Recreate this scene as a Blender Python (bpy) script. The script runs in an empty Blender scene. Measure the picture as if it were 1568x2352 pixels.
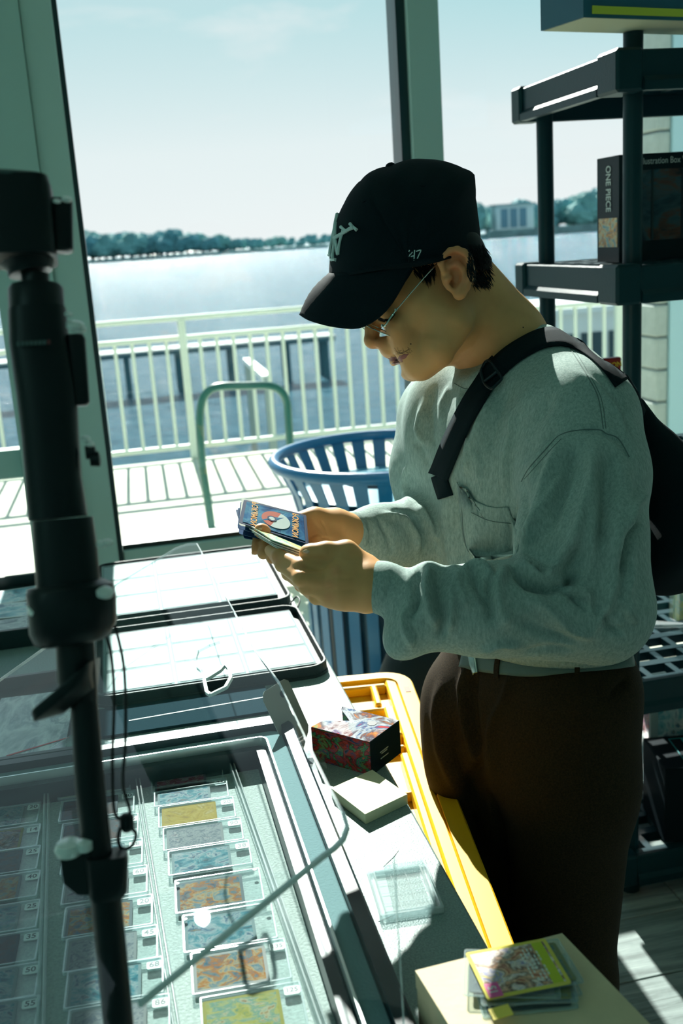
import bpy, bmesh, math, random
import numpy as np
from mathutils import Vector, Matrix
from mathutils.bvhtree import BVHTree
random.seed(7); np.random.seed(7)
SC = bpy.context.scene
COL = SC.collection

# ------------------------------------------------------------------ camera
# world: x runs along the window wall, y towards the lake, z up (metres)
F_PX, CX, CY, EYE = 2440.0, 784.0, 1176.0, 1.62
_D = np.array([628., 9424., F_PX]); _D /= np.linalg.norm(_D)
_Y = np.array([0, 0, 1.]) - _D[2]*_D; _Y /= np.linalg.norm(_Y)
_X = np.cross(_Y, -_D)
_t = math.radians(11.5); _c, _s = math.cos(_t), math.sin(_t)
M = np.array([_c*_X+_s*_Y, -_s*_X+_c*_Y, -_D])
O = np.array([0, 0, EYE])
cam_d = bpy.data.cameras.new('camera'); cam = bpy.data.objects.new('camera', cam_d); COL.objects.link(cam)
cam_d.sensor_fit = 'VERTICAL'; cam_d.sensor_height = 36.0; cam_d.sensor_width = 24.0
cam_d.lens = F_PX/2352*36; cam_d.clip_start = 0.02; cam_d.clip_end = 3000
mm = Matrix.Identity(4)
for i in range(3):
    mm[i][0], mm[i][1], mm[i][2], mm[i][3] = M[i, 0], -M[i, 1], -M[i, 2], O[i]
cam.matrix_world = mm
cam_d.dof.use_dof = True; cam_d.dof.focus_distance = 1.45; cam_d.dof.aperture_fstop = 6.3
SC.camera = cam
# measuring helpers: turn a sight line of the photograph into a real point
def ray(px, py): return M @ np.array([(px-CX)/F_PX, (py-CY)/F_PX, 1.])
def U(px, py, d): return O + ray(px, py)*d
def Zp(px, py, z): r = ray(px, py); return O + r*((z-EYE)/r[2])
def Bp(px, py, b): r = ray(px, py); return O + r*(b/r[1])

# ------------------------------------------------------------------ view, sky, sun, fill lights
SC.view_settings.view_transform = 'Standard'; SC.view_settings.look = 'None'
SC.view_settings.gamma = 1; SC.view_settings.use_curve_mapping = False
SC.view_settings.exposure = 0.0
SC.cycles.transparent_max_bounces = 40      # many stacked clear sheets lie over the cards
SUN_AZ, SUN_EL, SUN_E = math.radians(1.4), math.radians(34.5), 13.0
sun_dir = Vector((math.sin(SUN_AZ)*math.cos(SUN_EL), math.cos(SUN_AZ)*math.cos(SUN_EL), math.sin(SUN_EL)))
sd = bpy.data.lights.new('sun', 'SUN'); sd.energy = SUN_E; sd.angle = math.radians(0.6); sd.color = (1.0, .985, .90)
so = bpy.data.objects.new('sun', sd); COL.objects.link(so)
so.rotation_mode = 'QUATERNION'; so.rotation_quaternion = sun_dir.to_track_quat('Z', 'Y'); so.location = (0, 6, 8)

W = bpy.data.worlds.new('sky'); SC.world = W; W.use_nodes = True
nt = W.node_tree; nt.nodes.clear()
def N(nt, t, **k):
    n = nt.nodes.new(t)
    for a, v in k.items():
        if a == 'inp':
            for kk, vv in v.items(): n.inputs[kk].default_value = vv
        else: setattr(n, a, v)
    return n
L = lambda nt, a, b: nt.links.new(a, b)
def ramp(nt, stops, interp='LINEAR'):
    r = N(nt, 'ShaderNodeValToRGB'); r.color_ramp.interpolation = interp
    e = r.color_ramp.elements
    while len(e) > 1: e.remove(e[-1])
    e[0].position = stops[0][0]; e[0].color = (*stops[0][1], 1)
    for p, c in stops[1:]:
        x = e.new(p); x.color = (*c, 1)
    return r
tc = N(nt, 'ShaderNodeTexCoord'); sx = N(nt, 'ShaderNodeSeparateXYZ'); L(nt, tc.outputs['Generated'], sx.inputs[0])
elev = ramp(nt, [(0.0, (.96, .99, .99)), (.08, (.86, .95, .96)), (.19, (.40, .74, .79)), (.42, (.12, .44, .60)), (1, (.06, .30, .44))])
L(nt, sx.outputs['Z'], elev.inputs[0])
# haze round the sun
vd = N(nt, 'ShaderNodeVectorMath', operation='DOT_PRODUCT'); L(nt, tc.outputs['Generated'], vd.inputs[0]); vd.inputs[1].default_value = sun_dir
hz = N(nt, 'ShaderNodeMapRange', inp={'From Min': .80, 'From Max': 1.0, 'To Min': 0, 'To Max': .75}); L(nt, vd.outputs['Value'], hz.inputs['Value'])
# soft cloud bands
mp = N(nt, 'ShaderNodeMapping'); mp.inputs['Scale'].default_value = (1, 1, 3.6); L(nt, tc.outputs['Generated'], mp.inputs[0])
nz = N(nt, 'ShaderNodeTexNoise', inp={'Scale': 2.6, 'Detail': 7, 'Roughness': .55, 'Distortion': .3}); L(nt, mp.outputs[0], nz.inputs['Vector'])
cr = ramp(nt, [(.47, (0, 0, 0)), (.68, (1, 1, 1))]); L(nt, nz.outputs['Fac'], cr.inputs[0])
ad = N(nt, 'ShaderNodeMath', operation='MAXIMUM'); L(nt, cr.outputs[0], ad.inputs[0]); L(nt, hz.outputs[0], ad.inputs[1])
sc_ = N(nt, 'ShaderNodeMath', operation='MULTIPLY'); L(nt, ad.outputs[0], sc_.inputs[0]); sc_.inputs[1].default_value = .8
mx = N(nt, 'ShaderNodeMixRGB'); L(nt, sc_.outputs[0], mx.inputs[0]); L(nt, elev.outputs[0], mx.inputs[1]); mx.inputs[2].default_value = (.93, .955, .955, 1)
bg = N(nt, 'ShaderNodeBackground'); L(nt, mx.outputs[0], bg.inputs[0]); bg.inputs[1].default_value = .97
wo = N(nt, 'ShaderNodeOutputWorld'); L(nt, bg.outputs[0], wo.inputs[0])

# unseen fill lights added under the ceiling behind the camera, tinted teal
for n_, (lx, ly, e_) in enumerate([(-2.0, -.5, 6), (-1.9, -1.9, 5)]):
    ld = bpy.data.lights.new('fill_light', 'AREA'); ld.shape = 'RECTANGLE'; ld.size = 1.0; ld.size_y = .6
    ld.energy = e_; ld.color = (.50, 1.0, .93)
    lo = bpy.data.objects.new('fill_light', ld); COL.objects.link(lo); lo.location = (lx, ly, 2.93)

# ------------------------------------------------------------------ materials
MATS = {}
def mat(name, col, rough=.5, metal=0., bump=0., bscale=200., spec=.5, var=0., vscale=30., sss=0., coat=0., emit=None, sheen=0.):
    if name in MATS: return MATS[name]
    m = bpy.data.materials.new(name); m.use_nodes = True; t = m.node_tree; p = t.nodes['Principled BSDF']
    p.inputs['Base Color'].default_value = (*col, 1); p.inputs['Roughness'].default_value = rough
    p.inputs['Metallic'].default_value = metal; p.inputs['Specular IOR Level'].default_value = spec
    if coat: p.inputs['Coat Weight'].default_value = coat; p.inputs['Coat Roughness'].default_value = .1
    if sheen: p.inputs['Sheen Weight'].default_value = sheen
    if sss:
        p.inputs['Subsurface Weight'].default_value = sss; p.inputs['Subsurface Radius'].default_value = (.012, .004, .002); p.inputs['Subsurface Scale'].default_value = 1
    co = None
    if bump or var: co = N(t, 'ShaderNodeTexCoord')
    if var:
        z = N(t, 'ShaderNodeTexNoise', inp={'Scale': vscale, 'Detail': 5, 'Roughness': .6}); L(t, co.outputs['Object'], z.inputs['Vector'])
        r = ramp(t, [(.3, tuple(c*(1-var) for c in col)), (.7, tuple(min(1, c*(1+var)) for c in col))]); L(t, z.outputs['Fac'], r.inputs[0])
        L(t, r.outputs[0], p.inputs['Base Color'])
    if bump:
        z = N(t, 'ShaderNodeTexNoise', inp={'Scale': bscale, 'Detail': 3}); L(t, co.outputs['Object'], z.inputs['Vector'])
        b = N(t, 'ShaderNodeBump', inp={'Strength': bump, 'Distance': .001}); L(t, z.outputs['Fac'], b.inputs['Height']); L(t, b.outputs[0], p.inputs['Normal'])
    MATS[name] = m
    return m
def clear(name, tint=(.95, .98, .98), ior=1.45, refl=1.0, rough=0., frost=0.):
    """thin clear pane: light passes, Fresnel share mirrors"""
    if name in MATS: return MATS[name]
    m = bpy.data.materials.new(name); m.use_nodes = True; t = m.node_tree; t.nodes.clear()
    o = N(t, 'ShaderNodeOutputMaterial'); tr = N(t, 'ShaderNodeBsdfTransparent'); tr.inputs[0].default_value = (*tint, 1)
    g = N(t, 'ShaderNodeBsdfGlossy'); g.inputs['Roughness'].default_value = rough; g.inputs[0].default_value = (1, 1, 1, 1)
    f = N(t, 'ShaderNodeFresnel', inp={'IOR': ior}); k = N(t, 'ShaderNodeMath', operation='MULTIPLY', use_clamp=True); L(t, f.outputs[0], k.inputs[0]); k.inputs[1].default_value = refl
    ge = N(t, 'ShaderNodeNewGeometry'); fr_ = N(t, 'ShaderNodeMath', operation='SUBTRACT', inp={0: 1.}); L(t, ge.outputs['Backfacing'], fr_.inputs[1])   # the leaving face of the sheet does not mirror
    k2 = N(t, 'ShaderNodeMath', operation='MULTIPLY', use_clamp=True); L(t, k.outputs[0], k2.inputs[0]); L(t, fr_.outputs[0], k2.inputs[1]); k = k2
    x = N(t, 'ShaderNodeMixShader'); L(t, k.outputs[0], x.inputs[0]); L(t, tr.outputs[0], x.inputs[1]); L(t, g.outputs[0], x.inputs[2])
    last = x
    if frost:
        d = N(t, 'ShaderNodeBsdfDiffuse'); d.inputs[0].default_value = (.8, .86, .86, 1)
        y = N(t, 'ShaderNodeMixShader'); y.inputs[0].default_value = frost; L(t, x.outputs[0], y.inputs[1]); L(t, d.outputs[0], y.inputs[2]); last = y
    L(t, last.outputs[0], o.inputs[0]); MATS[name] = m
    return m
PAL = {
 'fire': [(.05, .10, .16), (.10, .27, .36), (.70, .26, .05), (.80, .66, .40), (.14, .34, .44), (.34, .50, .55)],
 'sea': [(.02, .10, .14), (.05, .30, .40), (.25, .55, .62), (.75, .85, .85), (.05, .18, .35), (.45, .30, .12)],
 'gold': [(.45, .30, .05), (.70, .52, .12), (.85, .70, .25), (.55, .40, .08), (.92, .82, .45), (.40, .28, .06)],
 'pink': [(.65, .10, .30), (.85, .35, .50), (.50, .08, .12), (.90, .75, .78), (.35, .12, .35), (.80, .25, .20)],
 'mono': [(.10, .16, .20), (.35, .42, .45), (.62, .68, .68), (.20, .26, .32), (.80, .84, .82), (.14, .10, .16)],
 'leaf': [(.16, .36, .26), (.60, .60, .16), (.78, .76, .34), (.24, .50, .44), (.85, .82, .60), (.50, .25, .12)],
 'night': [(.01, .02, .03), (.02, .05, .07), (.05, .10, .12), (.12, .05, .03), (.01, .015, .02), (.30, .08, .03)],
 'hero': [(.30, .05, .03), (.75, .45, .30), (.08, .05, .05), (.85, .75, .68), (.20, .25, .55), (.70, .55, .08)],
 'blue': [(.004, .03, .12), (.01, .07, .22), (.03, .16, .34), (.10, .30, .42), (.01, .05, .16), (.25, .42, .50)],
 'swirl': [(.80, .06, .03), (.03, .12, .30), (.75, .82, .85), (.06, .03, .05), (.85, .30, .05), (.20, .45, .12)],
 'darkswirl': [(.02, .02, .03), (.05, .08, .18), (.60, .05, .02), (.03, .02, .03), (.10, .35, .10), (.02, .10, .16), (.75, .20, .04)],
}
def art(name, pal, scale=5., border=None, title=None, dist=1.6, gloss=.3, band=None, stretch=(1, 1, 1), ink=1.):
    """printed illustration: abstract swirls of the card's colours, a border and a title bar"""
    if name in MATS: return MATS[name]
    m = bpy.data.materials.new(name); m.use_nodes = True; t = m.node_tree; p = t.nodes['Principled BSDF']
    p.inputs['Roughness'].default_value = gloss if ink == 1. else .6
    p.inputs['Specular IOR Level'].default_value = .3 if ink == 1. else .04
    co = N(t, 'ShaderNodeTexCoord'); oi = N(t, 'ShaderNodeObjectInfo')
    mpp = N(t, 'ShaderNodeMapping'); mpp.inputs['Scale'].default_value = stretch; L(t, co.outputs['Generated'], mpp.inputs[0])
    mu = N(t, 'ShaderNodeMath', operation='MULTIPLY'); L(t, oi.outputs['Random'], mu.inputs[0]); mu.inputs[1].default_value = 40
    z = N(t, 'ShaderNodeTexNoise', noise_dimensions='4D', inp={'Scale': scale, 'Detail': 5, 'Roughness': .62, 'Distortion': dist*.5}); L(t, mpp.outputs[0], z.inputs['Vector']); L(t, mu.outputs[0], z.inputs['W'])
    cs = PAL[pal]; n = len(cs)
    seq = cs
    r = ramp(t, [(.33+.34*i/(len(seq)-1), c) for i, c in enumerate(seq)], 'LINEAR'); L(t, z.outputs['Fac'], r.inputs[0])
    v = N(t, 'ShaderNodeTexVoronoi', voronoi_dimensions='4D', inp={'Scale': scale*2.2}); L(t, mpp.outputs[0], v.inputs['Vector']); L(t, mu.outputs[0], v.inputs['W'])
    vr = ramp(t, [(0, cs[0]), (.3, cs[2]), (.5, cs[3]), (.8, cs[1])]); L(t, v.outputs['Color'], vr.inputs[0])
    x = N(t, 'ShaderNodeMixRGB', inp={0: .22}); L(t, r.outputs[0], x.inputs[1]); L(t, vr.outputs[0], x.inputs[2])
    cur = x.outputs[0]
    s = N(t, 'ShaderNodeSeparateXYZ'); L(t, co.outputs['Generated'], s.inputs[0])
    def edge(axis, lo, hi, colr):
        nonlocal cur
        a = N(t, 'ShaderNodeMath', operation='GREATER_THAN'); L(t, s.outputs[axis], a.inputs[0]); a.inputs[1].default_value = lo
        b = N(t, 'ShaderNodeMath', operation='LESS_THAN'); L(t, s.outputs[axis], b.inputs[0]); b.inputs[1].default_value = hi
        c = N(t, 'ShaderNodeMath', operation='MULTIPLY'); L(t, a.outputs[0], c.inputs[0]); L(t, b.outputs[0], c.inputs[1])
        y = N(t, 'ShaderNodeMixRGB'); L(t, c.outputs[0], y.inputs[0]); L(t, cur, y.inputs[1]); y.inputs[2].default_value = (*colr, 1); cur = y.outputs[0]
    if band: edge('X', band[0], band[1], band[2])
    if title: edge('X', title[0], title[1], title[2])
    if border:
        for ax, w in (('X', .045), ('Y', .06)):
            edge(ax, -.1, w, border); edge(ax, 1-w, 1.1, border)
    if ink != 1.:      # prints darkened in colour so full sun does not bleach them
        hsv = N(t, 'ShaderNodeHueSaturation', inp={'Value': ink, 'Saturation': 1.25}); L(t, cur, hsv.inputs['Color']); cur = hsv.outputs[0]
    L(t, cur, p.inputs['Base Color']); MATS[name] = m
    return m

# ------------------------------------------------------------------ mesh builders
WL = {}   # world location of every object origin
def tag(o, label=None, cat=None, group=None, kind=None):
    if label: o['label'] = label
    if cat: o['category'] = cat
    if group: o['group'] = group
    if kind: o['kind'] = kind
    return o
CAM_SCALE = None      # (scale, lift): counter, its goods and the totes scaled about the camera eye
def thing(name, loc, label, cat, group=None):
    o = bpy.data.objects.new(name, None); COL.objects.link(o)
    if CAM_SCALE: loc = (loc[0]*CAM_SCALE[0], loc[1]*CAM_SCALE[0], loc[2]*CAM_SCALE[0]+CAM_SCALE[1])
    o.location = loc; o.empty_display_size = .05
    WL[o.name] = Vector(loc); return tag(o, label, cat, group)
def mesh(name, verts, faces, m, parent=None, smooth=False, origin=None, mats=None, fm=None):
    V = np.asarray(verts, dtype=np.float64).reshape(-1, 3)
    if CAM_SCALE: V = V*CAM_SCALE[0]+np.array([0, 0, CAM_SCALE[1]])
    if origin is None:
        lo, hi = V.min(0), V.max(0); origin = ((lo[0]+hi[0])/2, (lo[1]+hi[1])/2, lo[2])
    org = np.array(origin, dtype=float)
    me = bpy.data.meshes.new(name); me.from_pydata((V-org).tolist(), [], faces if isinstance(faces, list) else faces.tolist()); me.update()
    if mats:
        for q in mats: me.materials.append(q)
        if fm is not None: me.polygons.foreach_set('material_index', fm)
    elif m: me.materials.append(m)
    if smooth: me.polygons.foreach_set('use_smooth', [True]*len(me.polygons))
    o = bpy.data.objects.new(name, me); COL.objects.link(o)
    base = WL[parent.name] if parent else Vector((0, 0, 0))
    o.location = Vector(org) - base
    if parent: o.parent = parent
    WL[o.name] = Vector(org)
    return o
class MB:
    def __init__(s): s.v = []; s.f = []; s.sm = []
    def add(s, v, f):
        k = len(s.v); s.v += [tuple(map(float, q)) for q in v]; s.f += [tuple(i+k for i in g) for g in f]; return s
    def box(s, x0, x1, y0, y1, z0, z1, bev=0., mtx=None):
        x0, x1 = min(x0, x1), max(x0, x1); y0, y1 = min(y0, y1), max(y0, y1); z0, z1 = min(z0, z1), max(z0, z1)
        if bev <= 0:
            v = [(x, y, z) for z in (z0, z1) for x, y in ((x0, y0), (x1, y0), (x1, y1), (x0, y1))]
            f = [(3, 2, 1, 0), (4, 5, 6, 7), (0, 1, 5, 4), (1, 2, 6, 5), (2, 3, 7, 6), (3, 0, 4, 7)]
        else:
            e = min(bev, (x1-x0)/2.01, (y1-y0)/2.01, (z1-z0)/2.01)
            v = []; f = []
            for z, i in ((z0, e), (z0+e, 0), (z1-e, 0), (z1, e)):
                for x, y in ((x0+i+(e if not i else 0)*0, y0+i),):
                    pass
                q = e
                ring = [(x0+q, y0+i), (x1-q, y0+i), (x1-i, y0+q), (x1-i, y1-q), (x1-q, y1-i), (x0+q, y1-i), (x0+i, y1-q), (x0+i, y0+q)]
                v += [(x, y, z) for x, y in ring]
            for k in range(3):
                for i in range(8):
                    j = (i+1) % 8; f.append((k*8+i, k*8+j, k*8+8+j, k*8+8+i))
            f.append(tuple(range(7, -1, -1))); f.append(tuple(24+i for i in range(8)))
        if mtx is not None: v = [tuple(mtx @ Vector(p)) for p in v]
        return s.add(v, f)
    def prism(s, poly, n, thick):
        """polygon in 3-D given a thickness along n"""
        P = np.array(poly, float); n = np.array(n, float); n /= np.linalg.norm(n)
        k = len(P); v = list(P) + list(P+n*thick)
        f = [tuple(range(k-1, -1, -1)), tuple(range(k, 2*k))] + [(i, (i+1) % k, k+(i+1) % k, k+i) for i in range(k)]
        return s.add(v, f)
    def tube(s, pts, r, n=10, closed=False, caps=True, flat=None):
        P = [Vector(p) for p in pts]; k = len(P); R = r if hasattr(r, '__len__') else [r]*k
        v = []; prev = None
        for i, p in enumerate(P):
            if closed: t = (P[(i+1) % k]-P[i-1])
            else: t = P[min(i+1, k-1)]-P[max(i-1, 0)]
            t.normalize()
            if prev is None:
                a = Vector((0, 0, 1)) if abs(t.z) < .9 else Vector((1, 0, 0)); u = (a - t*a.dot(t)).normalized()
            else:
                u = (prev - t*prev.dot(t)); u = u.normalized() if u.length > 1e-9 else prev
            prev = u; w = t.cross(u)
            for j in range(n):
                an = 2*math.pi*j/n; v.append(tuple(p + (u*math.cos(an) + w*math.sin(an))*R[i]))
        f = []
        for i in range(k if closed else k-1):
            for j in range(n):
                a, b = i*n+j, i*n+(j+1) % n; c, d = ((i+1) % k)*n+(j+1) % n, ((i+1) % k)*n+j
                f.append((a, b, c, d))
        if not closed and caps: f.append(tuple(range(n-1, -1, -1))); f.append(tuple((k-1)*n+j for j in range(n)))
        return s.add(v, f)
    def lathe(s, c, axis, prof, n=24):
        """prof: (distance along axis, radius)"""
        c = Vector(c); t = Vector(axis).normalized()
        a = Vector((0, 0, 1)) if abs(t.z) < .9 else Vector((1, 0, 0)); u = (a-t*a.dot(t)).normalized(); w = t.cross(u)
        v = []
        for h, r in prof:
            for j in range(n):
                an = 2*math.pi*j/n; v.append(tuple(c+t*h+(u*math.cos(an)+w*math.sin(an))*r))
        f = [(i*n+j, i*n+(j+1) % n, (i+1)*n+(j+1) % n, (i+1)*n+j) for i in range(len(prof)-1) for j in range(n)]
        f.append(tuple(range(n-1, -1, -1))); f.append(tuple((len(prof)-1)*n+j for j in range(n)))
        return s.add(v, f)
    def build(s, name, m, parent=None, smooth=False, auto=True, **k):
        o = mesh(name, s.v, s.f, m, parent, smooth, **k)
        if smooth and auto: o.data.set_sharp_from_angle(angle=math.radians(38))
        return o
def bx(name, m, parent, *a, bev=0., **k): return MB().box(*a, bev=bev).build(name, m, parent, **k)
_txt = {}
def text_mesh(st, bold=False):
    if st in _txt: return _txt[st]
    c = bpy.data.curves.new('t', 'FONT'); c.body = st; c.align_x = 'CENTER'; c.align_y = 'CENTER'; c.size = 1; c.resolution_u = 3
    if bold: c.offset = .018
    o = bpy.data.objects.new('t', c); COL.objects.link(o)
    dg = bpy.context.evaluated_depsgraph_get(); me = bpy.data.meshes.new_from_object(o.evaluated_get(dg))
    v = [tuple(q.co) for q in me.vertices]; f = [tuple(p.vertices) for p in me.polygons]
    bpy.data.objects.remove(o); bpy.data.curves.remove(c); bpy.data.meshes.remove(me)
    _txt[st] = (v, f); return v, f
def text(name, st, m, parent, c, ux, uy, h, wscale=1., bold=False):
    v, f = text_mesh(st, bold); c = np.array(c, float); ux = np.array(ux, float)/np.linalg.norm(ux); uy = np.array(uy, float)/np.linalg.norm(uy)
    V = [c + ux*(q[0]*h*wscale) + uy*(q[1]*h) for q in v]
    return mesh(name, V, f, m, parent)

# ================================================================== THE SHOP
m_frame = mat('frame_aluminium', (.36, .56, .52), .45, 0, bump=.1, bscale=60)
m_frame2 = mat('frame_aluminium_lit', (.42, .62, .58), .4)  # paler copy of the frame metal, light put into its colour
m_gasket = mat('gasket', (.006, .03, .035), .35)
m_wall = mat('wall_paint', (.45, .62, .58), .7, bump=.2, bscale=90)
m_glass = clear('window_glass', (.975, .992, .992), 1.45, .9)
def struct(name, m, parent, *a, bev=0.): return tag(bx(name, m, parent, *a, bev=bev), kind='structure')
WY = 3.14                                  # the glass plane
CEIL = 3.0
# floor: grey wood planks, one by one near the window, slab beyond
m_plank = mat('plank_grey', (.20, .235, .225), .42, bump=.35, bscale=60, var=.35, vscale=9)
def wood():
    m = m_plank; t = m.node_tree; p = t.nodes['Principled BSDF']
    co = N(t, 'ShaderNodeTexCoord'); oi = N(t, 'ShaderNodeObjectInfo'); mp_ = N(t, 'ShaderNodeMapping'); mp_.inputs['Scale'].default_value = (1.2, 22, 5)
    va = N(t, 'ShaderNodeVectorMath', operation='ADD'); mu = N(t, 'ShaderNodeMath', operation='MULTIPLY'); L(t, oi.outputs['Random'], mu.inputs[0]); mu.inputs[1].default_value = 30
    L(t, co.outputs['Object'], va.inputs[0]); L(t, mu.outputs[0], va.inputs[1]); L(t, va.outputs[0], mp_.inputs[0])
    z = N(t, 'ShaderNodeTexNoise', inp={'Scale': 2.2, 'Detail': 8, 'Roughness': .7, 'Distortion': .8}); L(t, mp_.outputs[0], z.inputs['Vector'])
    r = ramp(t, [(.32, (.11, .15, .145)), (.5, (.25, .32, .31)), (.68, (.38, .46, .44))]); L(t, z.outputs['Fac'], r.inputs[0])
    h = N(t, 'ShaderNodeMixRGB', blend_type='MULTIPLY', inp={0: 1.}); L(t, r.outputs[0], h.inputs[1])
    rr = ramp(t, [(0, (.7, .72, .72)), (1, (1, 1, 1))]); L(t, oi.outputs['Random'], rr.inputs[0]); L(t, rr.outputs[0], h.inputs[2]); L(t, h.outputs[0], p.inputs['Base Color'])
wood()
floor = struct('floor', mat('subfloor', (.03, .035, .035), .9), None, -2.6, 4.2, -3.0, 3.22, -.1, -.012)
pl = None; k = 0
for r in range(20):
    y0 = 3.05-(r+1)*.202; off = (r*.47) % 1.24
    x = -.6-off
    while x < 3.4:
        x1 = min(x+1.22, 3.42)
        if x1 > -.5:
            o = MB().box(x+.0012, x1-.0012, y0+.0012, y0+.2, -.011, 0, bev=.0015).build('plank', m_plank, floor)
        x += 1.22
o = tag(struct('floor_slab', m_plank, None, -2.6, 4.2, -3.0, -.992, -.011, -.0005), kind='structure'); o.name = 'trim_1'
struct('ceiling', mat('ceiling_white', (.42, .56, .53), .8), None, -2.6, 4.2, -3.0, 3.3, CEIL, CEIL+.1)
struct('wall_left', m_wall, None, -2.7, -2.6, -3.0, 3.3, -.1, CEIL)
struct('wall_right', m_wall, None, 4.2, 4.3, -3.0, 3.3, -.1, CEIL)
struct('wall_back', m_wall, None, -2.7, 4.3, -3.1, -3.0, -.1, CEIL)
struct('wall_front', m_wall, None, -2.6, 4.2, 3.09, 3.22, 2.82, CEIL)
# posts between the panes
pst = struct('trim_2', m_frame, None, -.284, -.133, 3.062, 3.24, 0, 2.82)
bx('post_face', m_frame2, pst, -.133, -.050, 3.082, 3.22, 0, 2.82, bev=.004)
bx('gasket', m_gasket, pst, -.050, -.037, 3.09, 3.20, 0, 2.82)
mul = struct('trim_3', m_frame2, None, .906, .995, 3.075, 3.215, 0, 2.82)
bx('gasket', m_gasket, mul, .879, .906, 3.105, 3.20, 0, 2.82)
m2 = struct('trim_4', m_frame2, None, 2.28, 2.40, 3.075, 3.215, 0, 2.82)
# window_1: big pane above a low rail, smaller pane beneath
def window(name, x0, x1, zr):
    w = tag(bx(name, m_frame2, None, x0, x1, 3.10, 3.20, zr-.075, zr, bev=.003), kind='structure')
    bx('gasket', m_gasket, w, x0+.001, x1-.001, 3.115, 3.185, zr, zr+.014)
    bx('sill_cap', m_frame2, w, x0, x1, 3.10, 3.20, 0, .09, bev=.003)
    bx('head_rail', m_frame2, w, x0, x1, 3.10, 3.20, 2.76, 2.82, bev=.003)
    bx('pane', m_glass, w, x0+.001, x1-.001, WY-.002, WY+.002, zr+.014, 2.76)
    bx('pane', m_glass, w, x0+.001, x1-.001, WY-.002, WY+.002, .09, zr-.075)
    return w
window('window_1', -.037, .879, .762)
window('window_2', .995, 2.28, .762)
window('window_3', 2.40, 4.2, .762)
# glazed door to the left of the post
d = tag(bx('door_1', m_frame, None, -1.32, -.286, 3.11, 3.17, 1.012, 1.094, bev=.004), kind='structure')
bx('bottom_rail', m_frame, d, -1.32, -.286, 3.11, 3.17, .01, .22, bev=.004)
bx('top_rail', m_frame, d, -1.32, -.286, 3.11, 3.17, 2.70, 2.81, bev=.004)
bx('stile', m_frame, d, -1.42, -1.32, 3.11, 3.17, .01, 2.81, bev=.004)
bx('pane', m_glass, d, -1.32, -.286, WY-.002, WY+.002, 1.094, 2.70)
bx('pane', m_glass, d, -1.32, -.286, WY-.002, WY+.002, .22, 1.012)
window('window_4', -2.6, -1.43, .762)

# ================================================================== OUTSIDE
m_deck = mat('deck_concrete', (.56, .58, .46), .8, bump=.4, bscale=40, var=.06, vscale=3)
deck = struct('trim_5', m_deck, None, -6, 9, 3.24, 8.86, -.25, -.108)
for i in range(8):
    for j in range(3):
        x0 = -6+i*1.9; y0 = 3.26+j*1.87
        if x0 < 9: MB().box(x0+.004, min(x0+1.896, 9), y0+.004, y0+1.866, -.112, -.1).build('slab', m_deck, deck)
# the white balustrade
m_rail = mat('rail_paint', (.74, .79, .66), .45)
rl = thing('railing', (.577, 8.88, -.1), 'long cream painted metal railing with thin balusters at the far edge of the deck', 'railing')
for z0, z1, n_ in ((1.045, 1.085, 'top_rail'), (.885, .925, 'middle_rail'), (-.02, .02, 'bottom_rail')):
    bx(n_, m_rail, rl, -3.6, 6.2, 8.855, 8.905, z0, z1, bev=.008)
px_ = [-3.29, -1.356, .577, 2.51, 4.444, 6.2]
for x in px_: bx('post', m_rail, rl, x-.03, x+.03, 8.85, 8.91, -.1, 1.05, bev=.005)
mesh_b = None
for a, b in zip(px_[:-1], px_[1:]):
    nn = 14
    for i in range(1, nn):
        x = a+(b-a)*i/nn
        if mesh_b is None:
            q = MB().box(-.014, .014, -.012, .012, 0, .865).build('baluster', m_rail, rl, origin=(0, 0, 0)); mesh_b = q.data
        else:
            q = bpy.data.objects.new('baluster', mesh_b); COL.objects.link(q); q.parent = rl
        q.location = Vector((x, 8.88, .02)) - Vector((.577, 8.88, -.1))
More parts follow.
